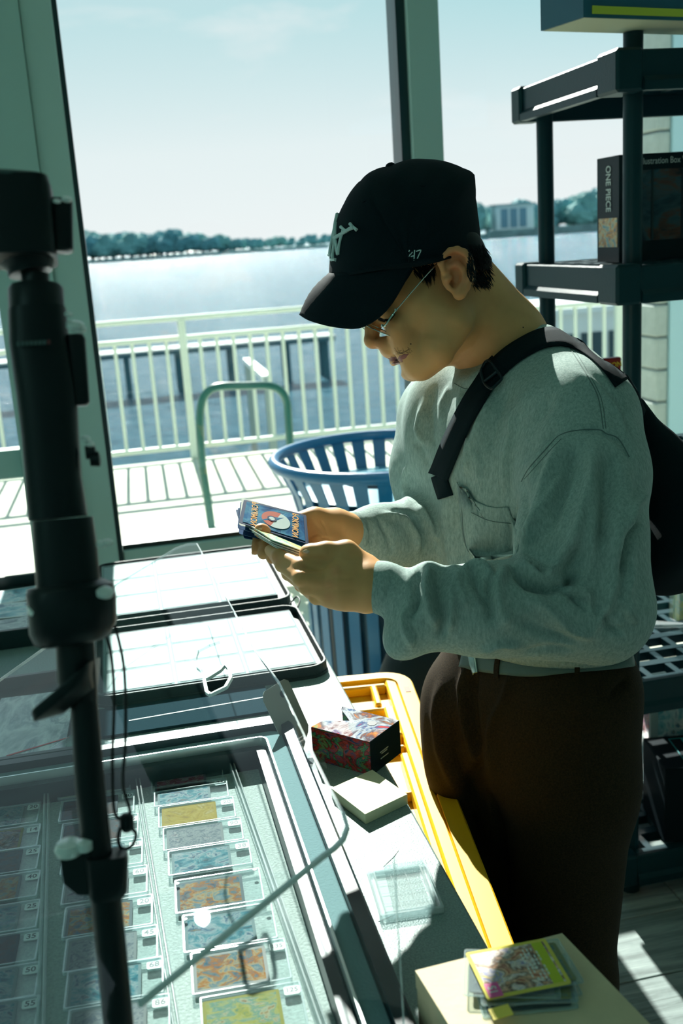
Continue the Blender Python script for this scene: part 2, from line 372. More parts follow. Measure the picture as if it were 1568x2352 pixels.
# lake
def water():
    m = bpy.data.materials.new('lake_water'); m.use_nodes = True; t = m.node_tree; p = t.nodes['Principled BSDF']
    p.inputs['Base Color'].default_value = (.03, .20, .29, 1); p.inputs['Roughness'].default_value = .17; p.inputs['IOR'].default_value = 1.33
    g = N(t, 'ShaderNodeNewGeometry'); mp_ = N(t, 'ShaderNodeMapping'); mp_.inputs['Scale'].default_value = (1, 1.9, 1); L(t, g.outputs['Position'], mp_.inputs[0])
    z1 = N(t, 'ShaderNodeTexNoise', inp={'Scale': 2.6, 'Detail': 9, 'Roughness': .66, 'Distortion': .4}); L(t, mp_.outputs[0], z1.inputs['Vector'])
    z2 = N(t, 'ShaderNodeTexNoise', inp={'Scale': .35, 'Detail': 3}); L(t, mp_.outputs[0], z2.inputs['Vector'])
    b1 = N(t, 'ShaderNodeBump', inp={'Strength': 1., 'Distance': .38}); L(t, z1.outputs['Fac'], b1.inputs['Height'])
    b2 = N(t, 'ShaderNodeBump', inp={'Strength': .6, 'Distance': .8}); L(t, z2.outputs['Fac'], b2.inputs['Height']); L(t, b1.outputs[0], b2.inputs['Normal'])
    # wavelets: small facets, a few of them steep enough to flash the sun
    vo = N(t, 'ShaderNodeTexVoronoi', inp={'Scale': 3.4}); L(t, mp_.outputs[0], vo.inputs['Vector'])
    c0 = N(t, 'ShaderNodeVectorMath', operation='SUBTRACT'); L(t, vo.outputs['Color'], c0.inputs[0]); c0.inputs[1].default_value = (.5, .5, .5)
    ab = N(t, 'ShaderNodeVectorMath', operation='ABSOLUTE'); L(t, c0.outputs[0], ab.inputs[0])
    sq = N(t, 'ShaderNodeVectorMath', operation='MULTIPLY'); L(t, c0.outputs[0], sq.inputs[0]); L(t, ab.outputs[0], sq.inputs[1])
    s2 = N(t, 'ShaderNodeVectorMath', operation='MULTIPLY'); L(t, sq.outputs[0], s2.inputs[0]); s2.inputs[1].default_value = (1.1, 1.4, 0)
    a2 = N(t, 'ShaderNodeVectorMath', operation='ADD'); L(t, s2.outputs[0], a2.inputs[0]); L(t, b2.outputs[0], a2.inputs[1])
    nn_ = N(t, 'ShaderNodeVectorMath', operation='NORMALIZE'); L(t, a2.outputs[0], nn_.inputs[0])
    L(t, nn_.outputs[0], p.inputs['Normal'])
    return m
WZ = -2.2
lake = mesh('trim_6', [(-900, 9.2, WZ), (900, 9.2, WZ), (900, 1400, WZ), (-900, 1400, WZ)], [(0, 1, 2, 3)], water(), origin=(0, 9.2, WZ)); tag(lake, kind='structure')
struct('trim_7', mat('pier_concrete', (.3, .33, .3), .9), None, -6, 9, 8.6, 8.86, -3, -.25)
# dock out on the water
m_dock = mat('dock_wood_top', (.42, .46, .44), .8, var=.15); m_pile = mat('dock_wood_dark', (.05, .13, .15), .7, var=.2)  # beams and pilings darker than the boards
dk = thing('dock', (1, 29.6, WZ), 'long low wooden dock on dark pilings standing in the glittering lake', 'dock')
for i in range(24):
    x = -6+i*.505; bx('deck_board', m_dock, dk, x+.01, x+.495, 29.2, 30.3, -1.06, -1.0)
bx('beam', m_pile, dk, -6, 6.1, 29.25, 29.4, -1.16, -1.06); bx('beam', m_pile, dk, -6, 6.1, 30.1, 30.25, -1.16, -1.06)
for x in (-5.4, -3.9, -2.3, -.75, .35, 1.75, 3.2, 4.75, 5.85):
    for y in (29.4, 30.1): MB().tube([(x, y, -2.9), (x, y, -1.02)], .075, 10).build('piling', m_pile, dk, True)
# inclined handrail of the gangway just off the deck
m_gp = mat('gangway_grey', (.20, .27, .26), .6); m_gt = mat('gangway_top', (.55, .62, .6), .5)
gw = thing('gangway_post', (1.33, 9.5, WZ), 'grey square gangway post with a sloping pale handrail beyond the railing', 'post')
bx('post', m_gp, gw, 1.30, 1.37, 9.45, 9.52, WZ-.5, .44, bev=.004)
P0, P1 = Bp(612, 862, 9.48), Bp(566, 822, 12.4)
w_ = np.array([.045, 0, 0]); h_ = np.array([0, 0, .05])
MB().add([P0-w_, P0+w_, P1+w_, P1-w_, P0-w_-h_, P0+w_-h_, P1+w_-h_, P1-w_-h_], [(0, 1, 2, 3), (7, 6, 5, 4), (4, 5, 1, 0), (5, 6, 2, 1), (6, 7, 3, 2), (7, 4, 0, 3)]).build('handrail', m_gt, gw)
bx('post', m_gp, gw, P1[0]-.03, P1[0]+.03, 12.35, 12.42, WZ-.5, P1[2]-.05)
# far shores
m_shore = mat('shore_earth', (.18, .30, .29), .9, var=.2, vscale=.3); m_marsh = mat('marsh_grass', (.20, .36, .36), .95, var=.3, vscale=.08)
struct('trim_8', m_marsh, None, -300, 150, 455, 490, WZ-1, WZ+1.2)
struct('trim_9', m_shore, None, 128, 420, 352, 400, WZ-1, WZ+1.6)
m_leaf = [mat('foliage_dark', (.15, .34, .36), .9, var=.4, vscale=.8), mat('foliage_mid', (.20, .40, .38), .9, var=.4, vscale=.8), mat('foliage_olive', (.16, .30, .22), .9, var=.4, vscale=.8)]  # distance haze put into the foliage colours as a paler teal
m_bark = mat('bark', (.05, .06, .05), .9)
_ico = {}
def crown_mesh(seed):
    if seed in _ico: return _ico[seed]
    rnd = np.random.RandomState(seed); bm = bmesh.new()
    for i in range(11):
        a = rnd.uniform(0, 6.28); rr = rnd.uniform(0, .34); zz = rnd.uniform(.28, .82); s = rnd.uniform(.16, .27)*(1.15-.5*abs(zz-.5))
        b2 = bmesh.new(); bmesh.ops.create_icosphere(b2, subdivisions=3, radius=s)
        for v in b2.verts:
            p = v.co; q = math.sin(p.x*61+seed)*math.sin(p.y*53+i)*math.sin(p.z*57)*.16 + rnd.uniform(-.13, .13)
            v.co = p*(1+q) + Vector((math.cos(a)*rr, math.sin(a)*rr, zz))
        me_ = bpy.data.meshes.new('c'); b2.to_mesh(me_); bm.from_mesh(me_); bpy.data.meshes.remove(me_); b2.free()
    me = bpy.data.meshes.new('tree_crown'); bm.to_mesh(me); bm.free(); _ico[seed] = me; return me
def tree(x, y, z, h, w, mi, label, group):
    t = thing('tree', (x, y, z), label, 'tree', group)
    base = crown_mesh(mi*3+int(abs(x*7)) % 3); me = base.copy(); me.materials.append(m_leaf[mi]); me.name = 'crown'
    me.polygons.foreach_set('use_smooth', [False]*len(me.polygons))
    o = bpy.data.objects.new('crown', me); COL.objects.link(o); o.parent = t; o.scale = (w, w, h); WL[o.name] = t.location.copy()
    MB().tube([(x, y, z-.3), (x, y, z+h*.5)], [w*.05, w*.03], 6).build('trunk', m_bark, t)
    return t
rnd = random.Random(3)
ORD = ['first', 'second', 'third', 'fourth', 'fifth', 'sixth', 'seventh', 'eighth', 'ninth', 'tenth', 'eleventh', 'twelfth', 'thirteenth', 'fourteenth', 'fifteenth', 'sixteenth', 'seventeenth', 'eighteenth', 'nineteenth', 'twentieth']
def treeline(pts, n, d0, label, group, skip=None):
    """pts: (px, top py, base py) along the shore; trees stood between them at distance ~d0"""
    for i in range(n):
        u = i/(n-1)*(len(pts)-1); k = min(int(u), len(pts)-2); f = u-k
        px = pts[k][0]*(1-f)+pts[k+1][0]*f; ty = pts[k][1]*(1-f)+pts[k+1][1]*f
        y = d0+(i % 3-1)*9+(26 if 1125 < px < 1240 else 0)
        P = Bp(px, ty, y); z0 = WZ+.8; h = max(2.2, (P[2]-z0)*rnd.uniform(.9, 1.12))
        tree(P[0], y, z0, h, max(6., h*rnd.uniform(1.0, 1.5)), rnd.choice((0, 0, 1)), label % ORD[i], group)
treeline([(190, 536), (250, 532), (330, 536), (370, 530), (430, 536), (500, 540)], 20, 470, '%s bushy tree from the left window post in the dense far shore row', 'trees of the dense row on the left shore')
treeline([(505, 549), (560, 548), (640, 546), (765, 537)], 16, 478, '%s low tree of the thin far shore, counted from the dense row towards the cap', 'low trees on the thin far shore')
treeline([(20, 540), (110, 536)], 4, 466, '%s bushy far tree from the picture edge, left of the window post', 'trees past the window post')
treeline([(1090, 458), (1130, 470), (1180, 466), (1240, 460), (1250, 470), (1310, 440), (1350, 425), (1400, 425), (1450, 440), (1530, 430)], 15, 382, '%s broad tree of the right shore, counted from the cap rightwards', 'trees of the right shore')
# white lake house and sea wall
m_hw = mat('house_white', (.70, .76, .76), .6); m_hg = mat('house_glass', (.10, .25, .33), .2); m_hr = mat('house_roof', (.35, .42, .42), .7)
hA, hB = Bp(1140, 512, 366), Bp(1225, 468, 366)
hs = thing('lake_house', (float((hA[0]+hB[0])/2), 366, WZ+1.6), 'pale flat roofed house on the right shore between the cap and the shelf', 'house')
bx('wall', m_hw, hs, hA[0], hB[0], 366, 371, WZ+1.6, hB[2]); bx('roof', m_hr, hs, hA[0]-.6, hB[0]+.6, 365, 372, hB[2], hB[2]+.5)
wd = (hB[0]-hA[0])/4
for i in range(3):
    fw = bx('window', m_hw, hs, hA[0]+wd*(i+.4), hA[0]+wd*(i+1.25), 365.85, 366.05, WZ+3, hB[2]-.9)
    bx('pane', m_hg, fw, hA[0]+wd*(i+.45), hA[0]+wd*(i+1.2), 365.78, 365.9, WZ+3.2, hB[2]-1.1)
struct('trim_10', mat('sea_wall', (.22, .30, .28), .8, var=.3, vscale=.5), None, 128, 215, 350, 352.5, WZ-.5, WZ+2.6)
# pale boathouse by the deck with dark openings
m_bh = mat('boathouse_white', (.62, .70, .70), .6); m_bd = mat('boathouse_dark', (.012, .05, .065), .6)
bh = thing('boathouse', (7.2, 14, WZ), 'low white boathouse with dark openings behind the railing on the right', 'building')
bx('wall', m_bh, bh, 5.9, 9.5, 14, 16, WZ+.2, .38); bx('roof', m_bh, bh, 5.8, 9.6, 13.9, 16.1, .38, .46)
for i in range(8):
    x = 6.02+i*.42; bx('opening', m_bd, bh, x, x+.30, 13.95, 14.02, -.75, .10)
bx('foundation', mat('bh_base', (.30, .33, .16), .8), bh, 5.9, 9.5, 13.9, 16, WZ-.4, -.85)
# stone column at the end of the deck
m_blk = mat('block_stone', (.42, .46, .42), .85, bump=.6, bscale=60, var=.12, vscale=12); m_mort = mat('mortar', (.22, .25, .24), .9)
sc = thing('block_column', (3.45, 6.1, -.1), 'grey concrete block column outside at the right edge of the window', 'column')
bx('mortar_core', m_mort, sc, 3.275, 3.60, 6.02, 6.34, -.1, 3.3)
for i in range(17):
    z = -.1+i*.2; s_ = .012*((i*7) % 3)/2
    bx('block', m_blk, sc, 3.258-s_, 3.335, 6.0, 6.36, z+.006, z+.194, bev=.008)
bx('panel', mat('column_panel', (.42, .62, .66), .5), sc, 3.337, 3.75, 5.98, 6.36, -.1, 3.3)

# slatted steel litter bin
m_blue = mat('bin_blue', (.004, .10, .22), .3, spec=.4, coat=.1); m_liner = mat('bin_liner', (.006, .055, .10), .35)
TX, TY, TR = .93, 3.76, .40
tb = thing('litter_bin', (TX, TY, -.1), 'blue slatted steel litter bin outside the window behind the man', 'bin')
def ring(r, z, n=48): return [(TX+r*math.cos(2*math.pi*i/n), TY+r*math.sin(2*math.pi*i/n), z) for i in range(n)]
MB().tube(ring(TR, .83), .022, 12, closed=True).build('rim', m_blue, tb, True)
MB().tube(ring(TR*.80, .62), .011, 8, closed=True).build('hoop', m_blue, tb, True)
MB().tube(ring(TR*.78, .0), .014, 8, closed=True).build('hoop', m_blue, tb, True)
for i in range(28):
    a0 = 2*math.pi*(i+.0)/28; wv = .30*2*math.pi/28
    prof = [(.83, TR), (.72, TR*.87), (.60, TR*.80), (.3, TR*.785), (-.08, TR*.77)]
    v = []
    for z, r in prof:
        for dr in (0, -.006):
            for s in (-1, 1): v.append((TX+(r+dr)*math.cos(a0+s*wv), TY+(r+dr)*math.sin(a0+s*wv), z))
    f = []
    for k in range(len(prof)-1):
        a, b = k*4, k*4+4
        f += [(a, a+1, b+1, b), (a+2, b+2, b+3, a+3), (a, b, b+2, a+2), (a+1, a+3, b+3, b+1)]
    MB().add(v, f).build('slat', m_blue, tb)
MB().lathe((TX, TY, -.06), (0, 0, 1), [(0, TR*.70), (.72, TR*.73), (.73, TR*.70), (.5, TR*.60)], 36).build('liner', m_liner, tb, True)
mb = MB(); n = 48; v = []
for i in range(n):
    a = 2*math.pi*i/n
    for r, z in ((TR*.80, .715), (TR*.38, .735), (TR*.36, .70)): v.append((TX+r*math.cos(a), TY+r*math.sin(a), z))
f = []
for i in range(n):
    j = (i+1) % n
    f += [(i*3, j*3, j*3+1, i*3+1), (i*3+1, j*3+1, j*3+2, i*3+2)]
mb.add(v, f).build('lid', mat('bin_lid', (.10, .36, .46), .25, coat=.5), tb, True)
# green hand cart left on the deck
m_grn = mat('cart_green', (.012, .12, .085), .3, coat=.5); m_cart = mat('cart_white', (.70, .76, .74), .5)
CB = 5.42
def on(px, py): return Bp(px, py, CB)
hp = [on(486, 1212), on(474, 1130), on(464, 1060), on(459, 980), on(462, 930), on(474, 903), on(500, 889), on(560, 886), on(615, 886), on(643, 897), on(658, 922), on(662, 960), on(667, 1030), on(681, 1120), on(694, 1195)]
def smooth_path(P, n=6):
    P = [np.array(p, float) for p in P]; out = []
    for i in range(len(P)-1):
        a, b, c, d = P[max(i-1, 0)], P[i], P[i+1], P[min(i+2, len(P)-1)]
        for k in range(n):
            t = k/n; out.append(.5*((2*b)+(-a+c)*t+(2*a-5*b+4*c-d)*t*t+(-a+3*b-3*c+d)*t**3))
    out.append(P[-1]); return out
ct = thing('hand_cart', (float(hp[0][0])+.2, 5.4, -.1), 'platform cart on the deck with a green tubular push handle', 'cart')
MB().tube(smooth_path(hp), .021, 12).build('handle', m_grn, ct, True)
zc = .2
def holes_plate(x0, x1, y0, y1, z0, z1):
    """moulded platform: a frame of bars with openings between"""
    mb = MB(); mb.box(x0, x1, y0, y0+.05, z0, z1, .006); mb.box(x0, x1, y1-.05, y1, z0, z1, .006)
    nx = 7
    for i in range(nx+1):
        x = x0+(x1-x0-.04)*i/nx; mb.box(x, x+.04, y0+.05, y1-.05, z0, z1-.001)
    ny = 4
    for j in range(1, ny):
        y = y0+.05+(y1-y0-.1)*j/ny; mb.box(x0+.04, x1-.04, y-.02, y+.02, z0, z1-.002)
    return mb
holes_plate(.08, 1.06, 4.85, 5.5, .13, .185).build('platform', m_cart, ct)
for x in (.2, .95):
    for y in (4.95, 5.4):
        MB().lathe((x-.02, y, -.02), (1, 0, 0), [(0, .05), (.003, .079), (.037, .079), (.04, .05)], 20).build('wheel', m_gasket, ct, True)
        bx('caster_bracket', m_cart, ct, x-.03, x+.03, y-.03, y+.03, .07, .135)

# ================================================================== THE TABLE AND WHAT LIES ON IT
TZ = .74
CAM_SCALE = (.84, .2592); FZ = -CAM_SCALE[1]/CAM_SCALE[0]      # scale about the camera eye; FZ: floor height before it
m_top = mat('table_laminate', (.19, .285, .275), .45, bump=.8, bscale=420, var=.28, vscale=420)
m_black = mat('black_plastic', (.006, .026, .028), .35)
m_blackg = mat('black_gloss', (.003, .016, .022), .3, spec=.35)
m_metalk = mat('dark_metal', (.02, .035, .035), .35)
tbl = thing('sales_table', (-.45, 1.65, FZ), 'long grey speckled folding table running from the photographer to the window', 'table')
MB().box(-1.5, .378, .32, 3.0, TZ-.034, TZ, .004).build('tabletop', m_top, tbl)
for x in (-1.35, .30):
    for y in (.45, 2.85):
        MB().tube([(x, y, FZ), (x, y, TZ-.034)], .016, 12).build('leg', m_metalk, tbl, True)
for y in (.45, 2.85): MB().tube([(-1.35, y, .25), (.30, y, .25)], .011, 10).build('crossbar', m_metalk, tbl, True)

def rrect(x0, x1, y0, y1, r, n=6):
    out = []
    for cx, cy, a0 in ((x1-r, y0+r, -90), (x1-r, y1-r, 0), (x0+r, y1-r, 90), (x0+r, y0+r, 180)):
        for i in range(n+1):
            a = math.radians(a0+90*i/n); out.append((cx+r*math.cos(a), cy+r*math.sin(a)))
    return out
def rot2(P, c, a):
    ca, sa = math.cos(a), math.sin(a); return [(c[0]+(x-c[0])*ca-(y-c[1])*sa, c[1]+(x-c[0])*sa+(y-c[1])*ca) for x, y in P]
def frame_ring(x0, x1, y0, y1, r, w, z0, z1, lip=0., ang=0., c=(0, 0)):
    A = rot2(rrect(x0, x1, y0, y1, r), c, ang); Bq = rot2(rrect(x0+w, x1-w, y0+w, y1-w, max(r-w, .002)), c, ang); n = len(A)
    v = [(x, y, z0) for x, y in A]+[(x, y, z1-lip) for x, y in A]+[(x, y, z1) for x, y in Bq]+[(x, y, z0) for x, y in Bq]
    if lip:
        A2 = rot2(rrect(x0+lip, x1-lip, y0+lip, y1-lip, max(r-lip, .002)), c, ang); v += [(x, y, z1) for x, y in A2]
    f = []
    for i in range(n):
        j = (i+1) % n
        f.append((i, j, n+j, n+i))
        if lip: f += [(n+i, n+j, 4*n+j, 4*n+i), (4*n+i, 4*n+j, 2*n+j, 2*n+i)]
        else: f.append((n+i, n+j, 2*n+j, 2*n+i))
        f += [(2*n+i, 2*n+j, 3*n+j, 3*n+i), (3*n+i, 3*n+j, j, i)]
    return MB().add(v, f)
def slabp(poly, z0, z1):
    n = len(poly); v = [(x, y, z0) for x, y in poly]+[(x, y, z1) for x, y in poly]
    return MB().add(v, [tuple(range(n-1, -1, -1)), tuple(range(n, 2*n))]+[(i, (i+1) % n, n+(i+1) % n, n+i) for i in range(n)])

# ---- display case with its graded cards
m_felt = mat('case_felt', (.34, .41, .39), .9, spec=.1, bump=1., bscale=300, var=.16, vscale=260)
m_alu = mat('aluminium', (.75, .82, .82), .3, .6)
case = thing('display_case', (-.2, 1.2, TZ), 'black framed display case of priced trading cards filling the front of the table', 'display case')
X0, X1, Y0, Y1 = -.80, .236, .82, 1.738
slabp(rrect(X0+.004, X1-.004, Y0+.004, Y1-.004, .03), TZ, TZ+.004).build('base', m_felt, case)
frame_ring(X0, X1, Y0, Y1, .035, .022, TZ, TZ+.060, .004).build('outer_rim', m_blackg, case)
frame_ring(X0+.0225, X1-.0225, Y0+.0225, Y1-.0225, .022, .028, TZ+.004, TZ+.047, .002).build('ledge', mat('case_ledge', (.13, .235, .25), .8, spec=.1, bump=.5, bscale=300), case)
frame_ring(X0+.051, X1-.051, Y0+.051, Y1-.051, .016, .004, TZ+.004, TZ+.054, .001).build('metal_strip', m_alu, case)
frame_ring(X0+.0555, X1-.0555, Y0+.0555, Y1-.0555, .014, .018, TZ+.004, TZ+.040, .003).build('inner_rim', m_blackg, case)
m_clr = clear('acrylic', (.975, .99, .99), 1.49, .5)
m_edge = mat('acrylic_edge', (.62, .78, .78), .25)
m_case = clear('card_case', (.98, .99, .99), 1.49, .5, 0., frost=.04)
m_rim = clear('card_case_rim', (.9, .95, .96), 1.49, 2., .08, frost=.20)
m_paper = mat('sticker_white', (.62, .68, .66), .6)
m_ink = mat('ink_black', (.01, .02, .025), .6)
def card_slab(cx, cy, z, ang, w, d, am, txt, label, group, sticker=True, h=.0055, cw=.088, cd=.063, off=-.012):
    t = thing('graded_card', (cx, cy, z), label, 'trading card', group)
    c = (cx, cy)
    P = rot2(rrect(cx-w/2, cx+w/2, cy-d/2, cy+d/2, .003, 2), c, ang); slabp(P, z, z+.0016).build('case_back', m_case, t)
    Q = rot2(rrect(cx+off-cw/2, cx+off+cw/2, cy-cd/2, cy+cd/2, .0025, 2), c, ang)
    # card drawn in its own frame so its print follows its edges
    me = slabp(rrect(-cw/2, cw/2, -cd/2, cd/2, .0025, 2), 0, .0008).build('card', am, None)
    me.parent = t; pc = rot2([(cx+off, cy)], c, ang)[0]; me.location = ((pc[0]-cx)*CAM_SCALE[0], (pc[1]-cy)*CAM_SCALE[0], .0018); me.rotation_euler[2] = ang; WL[me.name] = t.location.copy()
    frame_ring(cx-w/2, cx+w/2, cy-d/2, cy+d/2, .003, .0025, z+.0016, z+h, .0006, ang, c).build('case_rim', m_rim, t)
    slabp(P, z+h+.0001, z+h+.0007).build('case_front', m_clr, t)
    if sticker:
        s = rot2([(cx+w/2-.012, cy+d/2-.012)], c, ang)[0]
        S = slabp(rot2(rrect(s[0]-.0095, s[0]+.0095, s[1]-.008, s[1]+.008, .003, 3), s, ang), z+.0027, z+.0032).build('price_sticker', m_paper, t)
        if txt:
            ux = (math.cos(ang), math.sin(ang), 0); uy = (-math.sin(ang), math.cos(ang), 0)
            text('digits', txt, m_ink, S, (s[0], s[1], z+.0034), ux, uy, .0135 if len(txt) < 3 else .0105, 1., True)
    return t
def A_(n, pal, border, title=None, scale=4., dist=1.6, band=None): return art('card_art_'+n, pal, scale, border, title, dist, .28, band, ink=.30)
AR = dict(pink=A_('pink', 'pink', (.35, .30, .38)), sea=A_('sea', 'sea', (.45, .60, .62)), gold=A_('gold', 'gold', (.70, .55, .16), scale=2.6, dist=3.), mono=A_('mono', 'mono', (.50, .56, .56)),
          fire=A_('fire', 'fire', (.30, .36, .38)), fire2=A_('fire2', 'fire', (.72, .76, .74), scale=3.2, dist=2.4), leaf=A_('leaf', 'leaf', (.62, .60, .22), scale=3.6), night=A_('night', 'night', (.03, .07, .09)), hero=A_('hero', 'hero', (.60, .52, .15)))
rowsR = [(1.655, 'pink', '35', 'pink bordered card in a clear case, farthest in the right-hand column'), (1.607, 'sea', '35', 'teal and white card just below the pink card'),
         (1.540, 'gold', '20', 'all-gold card in a clear case in the right-hand column'), (1.472, 'mono', '90', 'silvery grey card priced 90 beside the gold card'),
         (1.404, 'sea', '38', 'blue card priced 38 in the right-hand column'), (1.318, 'fire', None, 'dark blue card with orange flames in a thick screwed holder'),
         (1.232, 'sea', None, 'pale blue card with orange spots in a thick screwed holder'), (1.150, 'fire2', '135', 'white bordered card with orange flames priced 135'),
         (1.064, 'leaf', '125', 'yellow-green bordered card priced 125'), (.982, 'mono', '85', 'grey card priced 85 at the lower picture edge'), (.90, 'fire', '60', 'flame card below the one priced 85, cut by the picture edge')]
for i, (y, a, tx, lb) in enumerate(rowsR):
    x = .040+(1.675-y)*.052; big = a in ('fire', 'fire2', 'leaf') or tx is None
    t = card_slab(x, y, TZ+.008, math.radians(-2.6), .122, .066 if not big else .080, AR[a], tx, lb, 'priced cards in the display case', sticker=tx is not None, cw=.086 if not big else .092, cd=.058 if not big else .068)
    if tx is None:
        for sx_ in (-.055, .055):
            MB().lathe((x+sx_, y+.03, TZ+.0145), (0, 0, 1), [(0, .003), (.0012, .003), (.0014, .002)], 10).build('screw', m_alu, t)
rowsM = [(1.690, 'hero', '', 'dark amber card half hidden behind the tripod, top of the middle column'), (1.612, 'night', '30', 'nearly black card under the one with amber art'), (1.535, 'night', '25', 'black card left of the tripod pole'), (1.458, 'sea', '38', 'blue card priced 38 in the middle column by the hanging cord'), (1.382, 'mono', '60', 'grey card priced 60 in the middle column'), (1.306, 'fire', '20', 'card priced 20 in the middle column beside the pole'),
         (1.234, 'mono', '45', 'silver card priced 45 in the middle column, right of the pole'), (1.166, 'sea', '68', 'blue card priced 68 in the middle column'), (1.094, 'mono', '86', 'silver card priced 86 in the middle column'), (1.02, 'pink', '50', 'pink card at the bottom of the middle column'), (.935, 'leaf', '30', 'green card under the pink one at the picture edge')]
for i, (y, a, tx, lb) in enumerate(rowsM):
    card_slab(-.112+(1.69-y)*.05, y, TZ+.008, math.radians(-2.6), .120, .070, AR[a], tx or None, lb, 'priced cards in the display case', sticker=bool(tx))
rowsL = [(1.690, 'night', '12', 'dark green card priced 12 at the far end of the left column'), (1.628, 'sea', '20', 'green-blue card priced 20 in the left column'), (1.555, 'hero', '14', 'amber card priced 14 in the left column'), (1.490, 'night', '25', 'dark card below the one priced 14'), (1.420, 'fire', '40', 'flame card in the middle of the left column'), (1.345, 'sea', '25', 'blue card in the reflection of the window, left column'),
         (1.275, 'night', '35', 'dark card above the blue priced 55'), (1.205, 'sea', '50', 'teal card above the card priced 55'), (1.160-.02, 'sea', '55', 'blue card priced 55 in the left column'), (1.07, 'mono', '40', 'grey card priced 40 in the left column'), (1.0, 'fire', '30', 'flame card at the bottom of the left column')]
for i, (y, a, tx, lb) in enumerate(rowsL):
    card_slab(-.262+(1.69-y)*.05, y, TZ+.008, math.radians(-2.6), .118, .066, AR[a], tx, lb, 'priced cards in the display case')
for i in range(9):
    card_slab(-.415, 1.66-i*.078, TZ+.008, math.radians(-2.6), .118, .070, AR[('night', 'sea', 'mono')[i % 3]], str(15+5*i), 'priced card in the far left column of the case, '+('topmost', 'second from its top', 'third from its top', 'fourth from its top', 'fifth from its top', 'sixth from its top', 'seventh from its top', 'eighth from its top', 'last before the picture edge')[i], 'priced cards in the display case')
# clear rails between the columns
m_rail2 = clear('rail_clear', (.93, .97, .97), 1.49, 2., .1, frost=.22)
for x0, x1 in ((-.047, -.010), (-.196, -.165), (.112, .150), (-.345, -.318)):
    tr = MB()
    for q in (0, .006): tr.prism([(x0+q, 1.725, TZ+.006), (x0+q+.0022, 1.725, TZ+.006), (x1+q+.0022, .80, TZ+.006), (x1+q, .80, TZ+.006)], (0, 0, 1), .017)
    tr.build('tray_rail', m_rail2, case)

# ---- clear acrylic lid sheet propped over the case, its grip hole and the upright guard pane
A3, B3, D3 = Zp(453, 1252, .90), Zp(806, 1900, 1.045), Zp(-30, 1587, .90)
nrm = np.cross(B3-A3, D3-A3); nrm /= np.linalg.norm(nrm); nrm *= np.sign(nrm[2])
def pl_at(px, py): r = ray(px, py); return O + r*(np.dot(A3-O, nrm)/np.dot(r, nrm))
poly = [pl_at(*p) for p in ((453, 1252), (587, 1498), (642, 1573), (756, 1812), (790, 1875), (799, 1905), (790, 1932), (770, 1953), (740, 1975), (321, 2314), (-60, 2620), (-60, 1602), (0, 1566), (125, 1476), (268, 1345), (405, 1262), (430, 1253))]
hole = [pl_at(*p) for p in ((470, 1565), (478, 1562), (505, 1545), (518, 1530), (527, 1540), (531, 1562), (519, 1583), (484, 1600), (476, 1594))]
lid = thing('acrylic_lid', tuple(A3), 'large clear acrylic lid sheet slanting over the display case and the binder', 'lid')
# two rings bridged so the grip opening stays open
bm = bmesh.new()
ov = [bm.verts.new(tuple(p)) for p in poly]; hv = [bm.verts.new(tuple(p)) for p in hole]
eds = [bm.edges.new((ov[i], ov[(i+1) % len(ov)])) for i in range(len(ov))]+[bm.edges.new((hv[i], hv[(i+1) % len(hv)])) for i in range(len(hv))]
bmesh.ops.triangle_fill(bm, use_beauty=True, edges=eds, normal=tuple(nrm))
ed = [f.verts for f in bm.faces]; V2 = [tuple(v.co) for v in bm.verts]; bm.verts.index_update(); F2 = [tuple(v.index for v in f.verts) for f in bm.faces]; bm.free()
T = .005; n0 = len(V2)
mesh('sheet', V2+[tuple(np.array(v)+nrm*T) for v in V2], [tuple(reversed(f)) for f in F2]+[tuple(i+n0 for i in f) for f in F2], clear('lid_sheet', (.96, .985, .99), 1.49, .35), lid)
def edge_strip(P, name, m, closed=False, w=.0012):
    mb = MB(); P = [np.array(p) for p in P]; n = len(P)
    for i in range(n if closed else n-1):
        a, b = P[i], P[(i+1) % n]; dct = (b-a)/np.linalg.norm(b-a); sd_ = np.cross(dct, nrm)*w
        mb.add([a-sd_, a+sd_, a+sd_+nrm*T, a-sd_+nrm*T, b-sd_, b+sd_, b+sd_+nrm*T, b-sd_+nrm*T], [(0, 1, 2, 3), (7, 6, 5, 4), (1, 0, 4, 5), (2, 1, 5, 6), (3, 2, 6, 7), (0, 3, 7, 4)])
    return mb.build(name, m, lid)
edge_strip(poly[:5], 'long_edge', clear('edge_soft', (.88, .95, .95), 1.49, 2., .1, frost=.25)); edge_strip(poly[4:10], 'near_edge', m_edge, w=.002)
edge_strip(poly[11:]+poly[:1], 'far_edge', clear('edge_soft', (.88, .95, .95), 1.49, 2., .1, frost=.25), w=.0006)
edge_strip(hole, 'grip_hole_edge', m_edge, True, .0026)
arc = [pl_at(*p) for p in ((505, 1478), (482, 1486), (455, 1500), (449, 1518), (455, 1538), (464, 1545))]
edge_strip(arc, 'grip_reflection', clear('edge_soft', (.88, .95, .95), 1.49, 2., .1, frost=.25), w=.002)  # added arc standing in for the reflection of the grip hole
gp = thing('guard_pane', (.0, .905, TZ), 'upright clear guard pane standing at the near end of the display case', 'pane')
gz = Bp(905, 1960, .90)
MB().box(-.55, gz[0], .90, .904, TZ+.06, gz[2]).build('pane', m_clr, gp)
MB().box(gz[0]-.0006, gz[0]+.0006, .8995, .9045, TZ+.06, gz[2]).build('pane_edge', clear('edge_soft', (.88, .95, .95), 1.49, 2., .1, frost=.25), gp)
MB().box(-.55, gz[0]+.02, .893, .911, TZ+.0601, TZ+.064).build('foot', m_clr, gp)

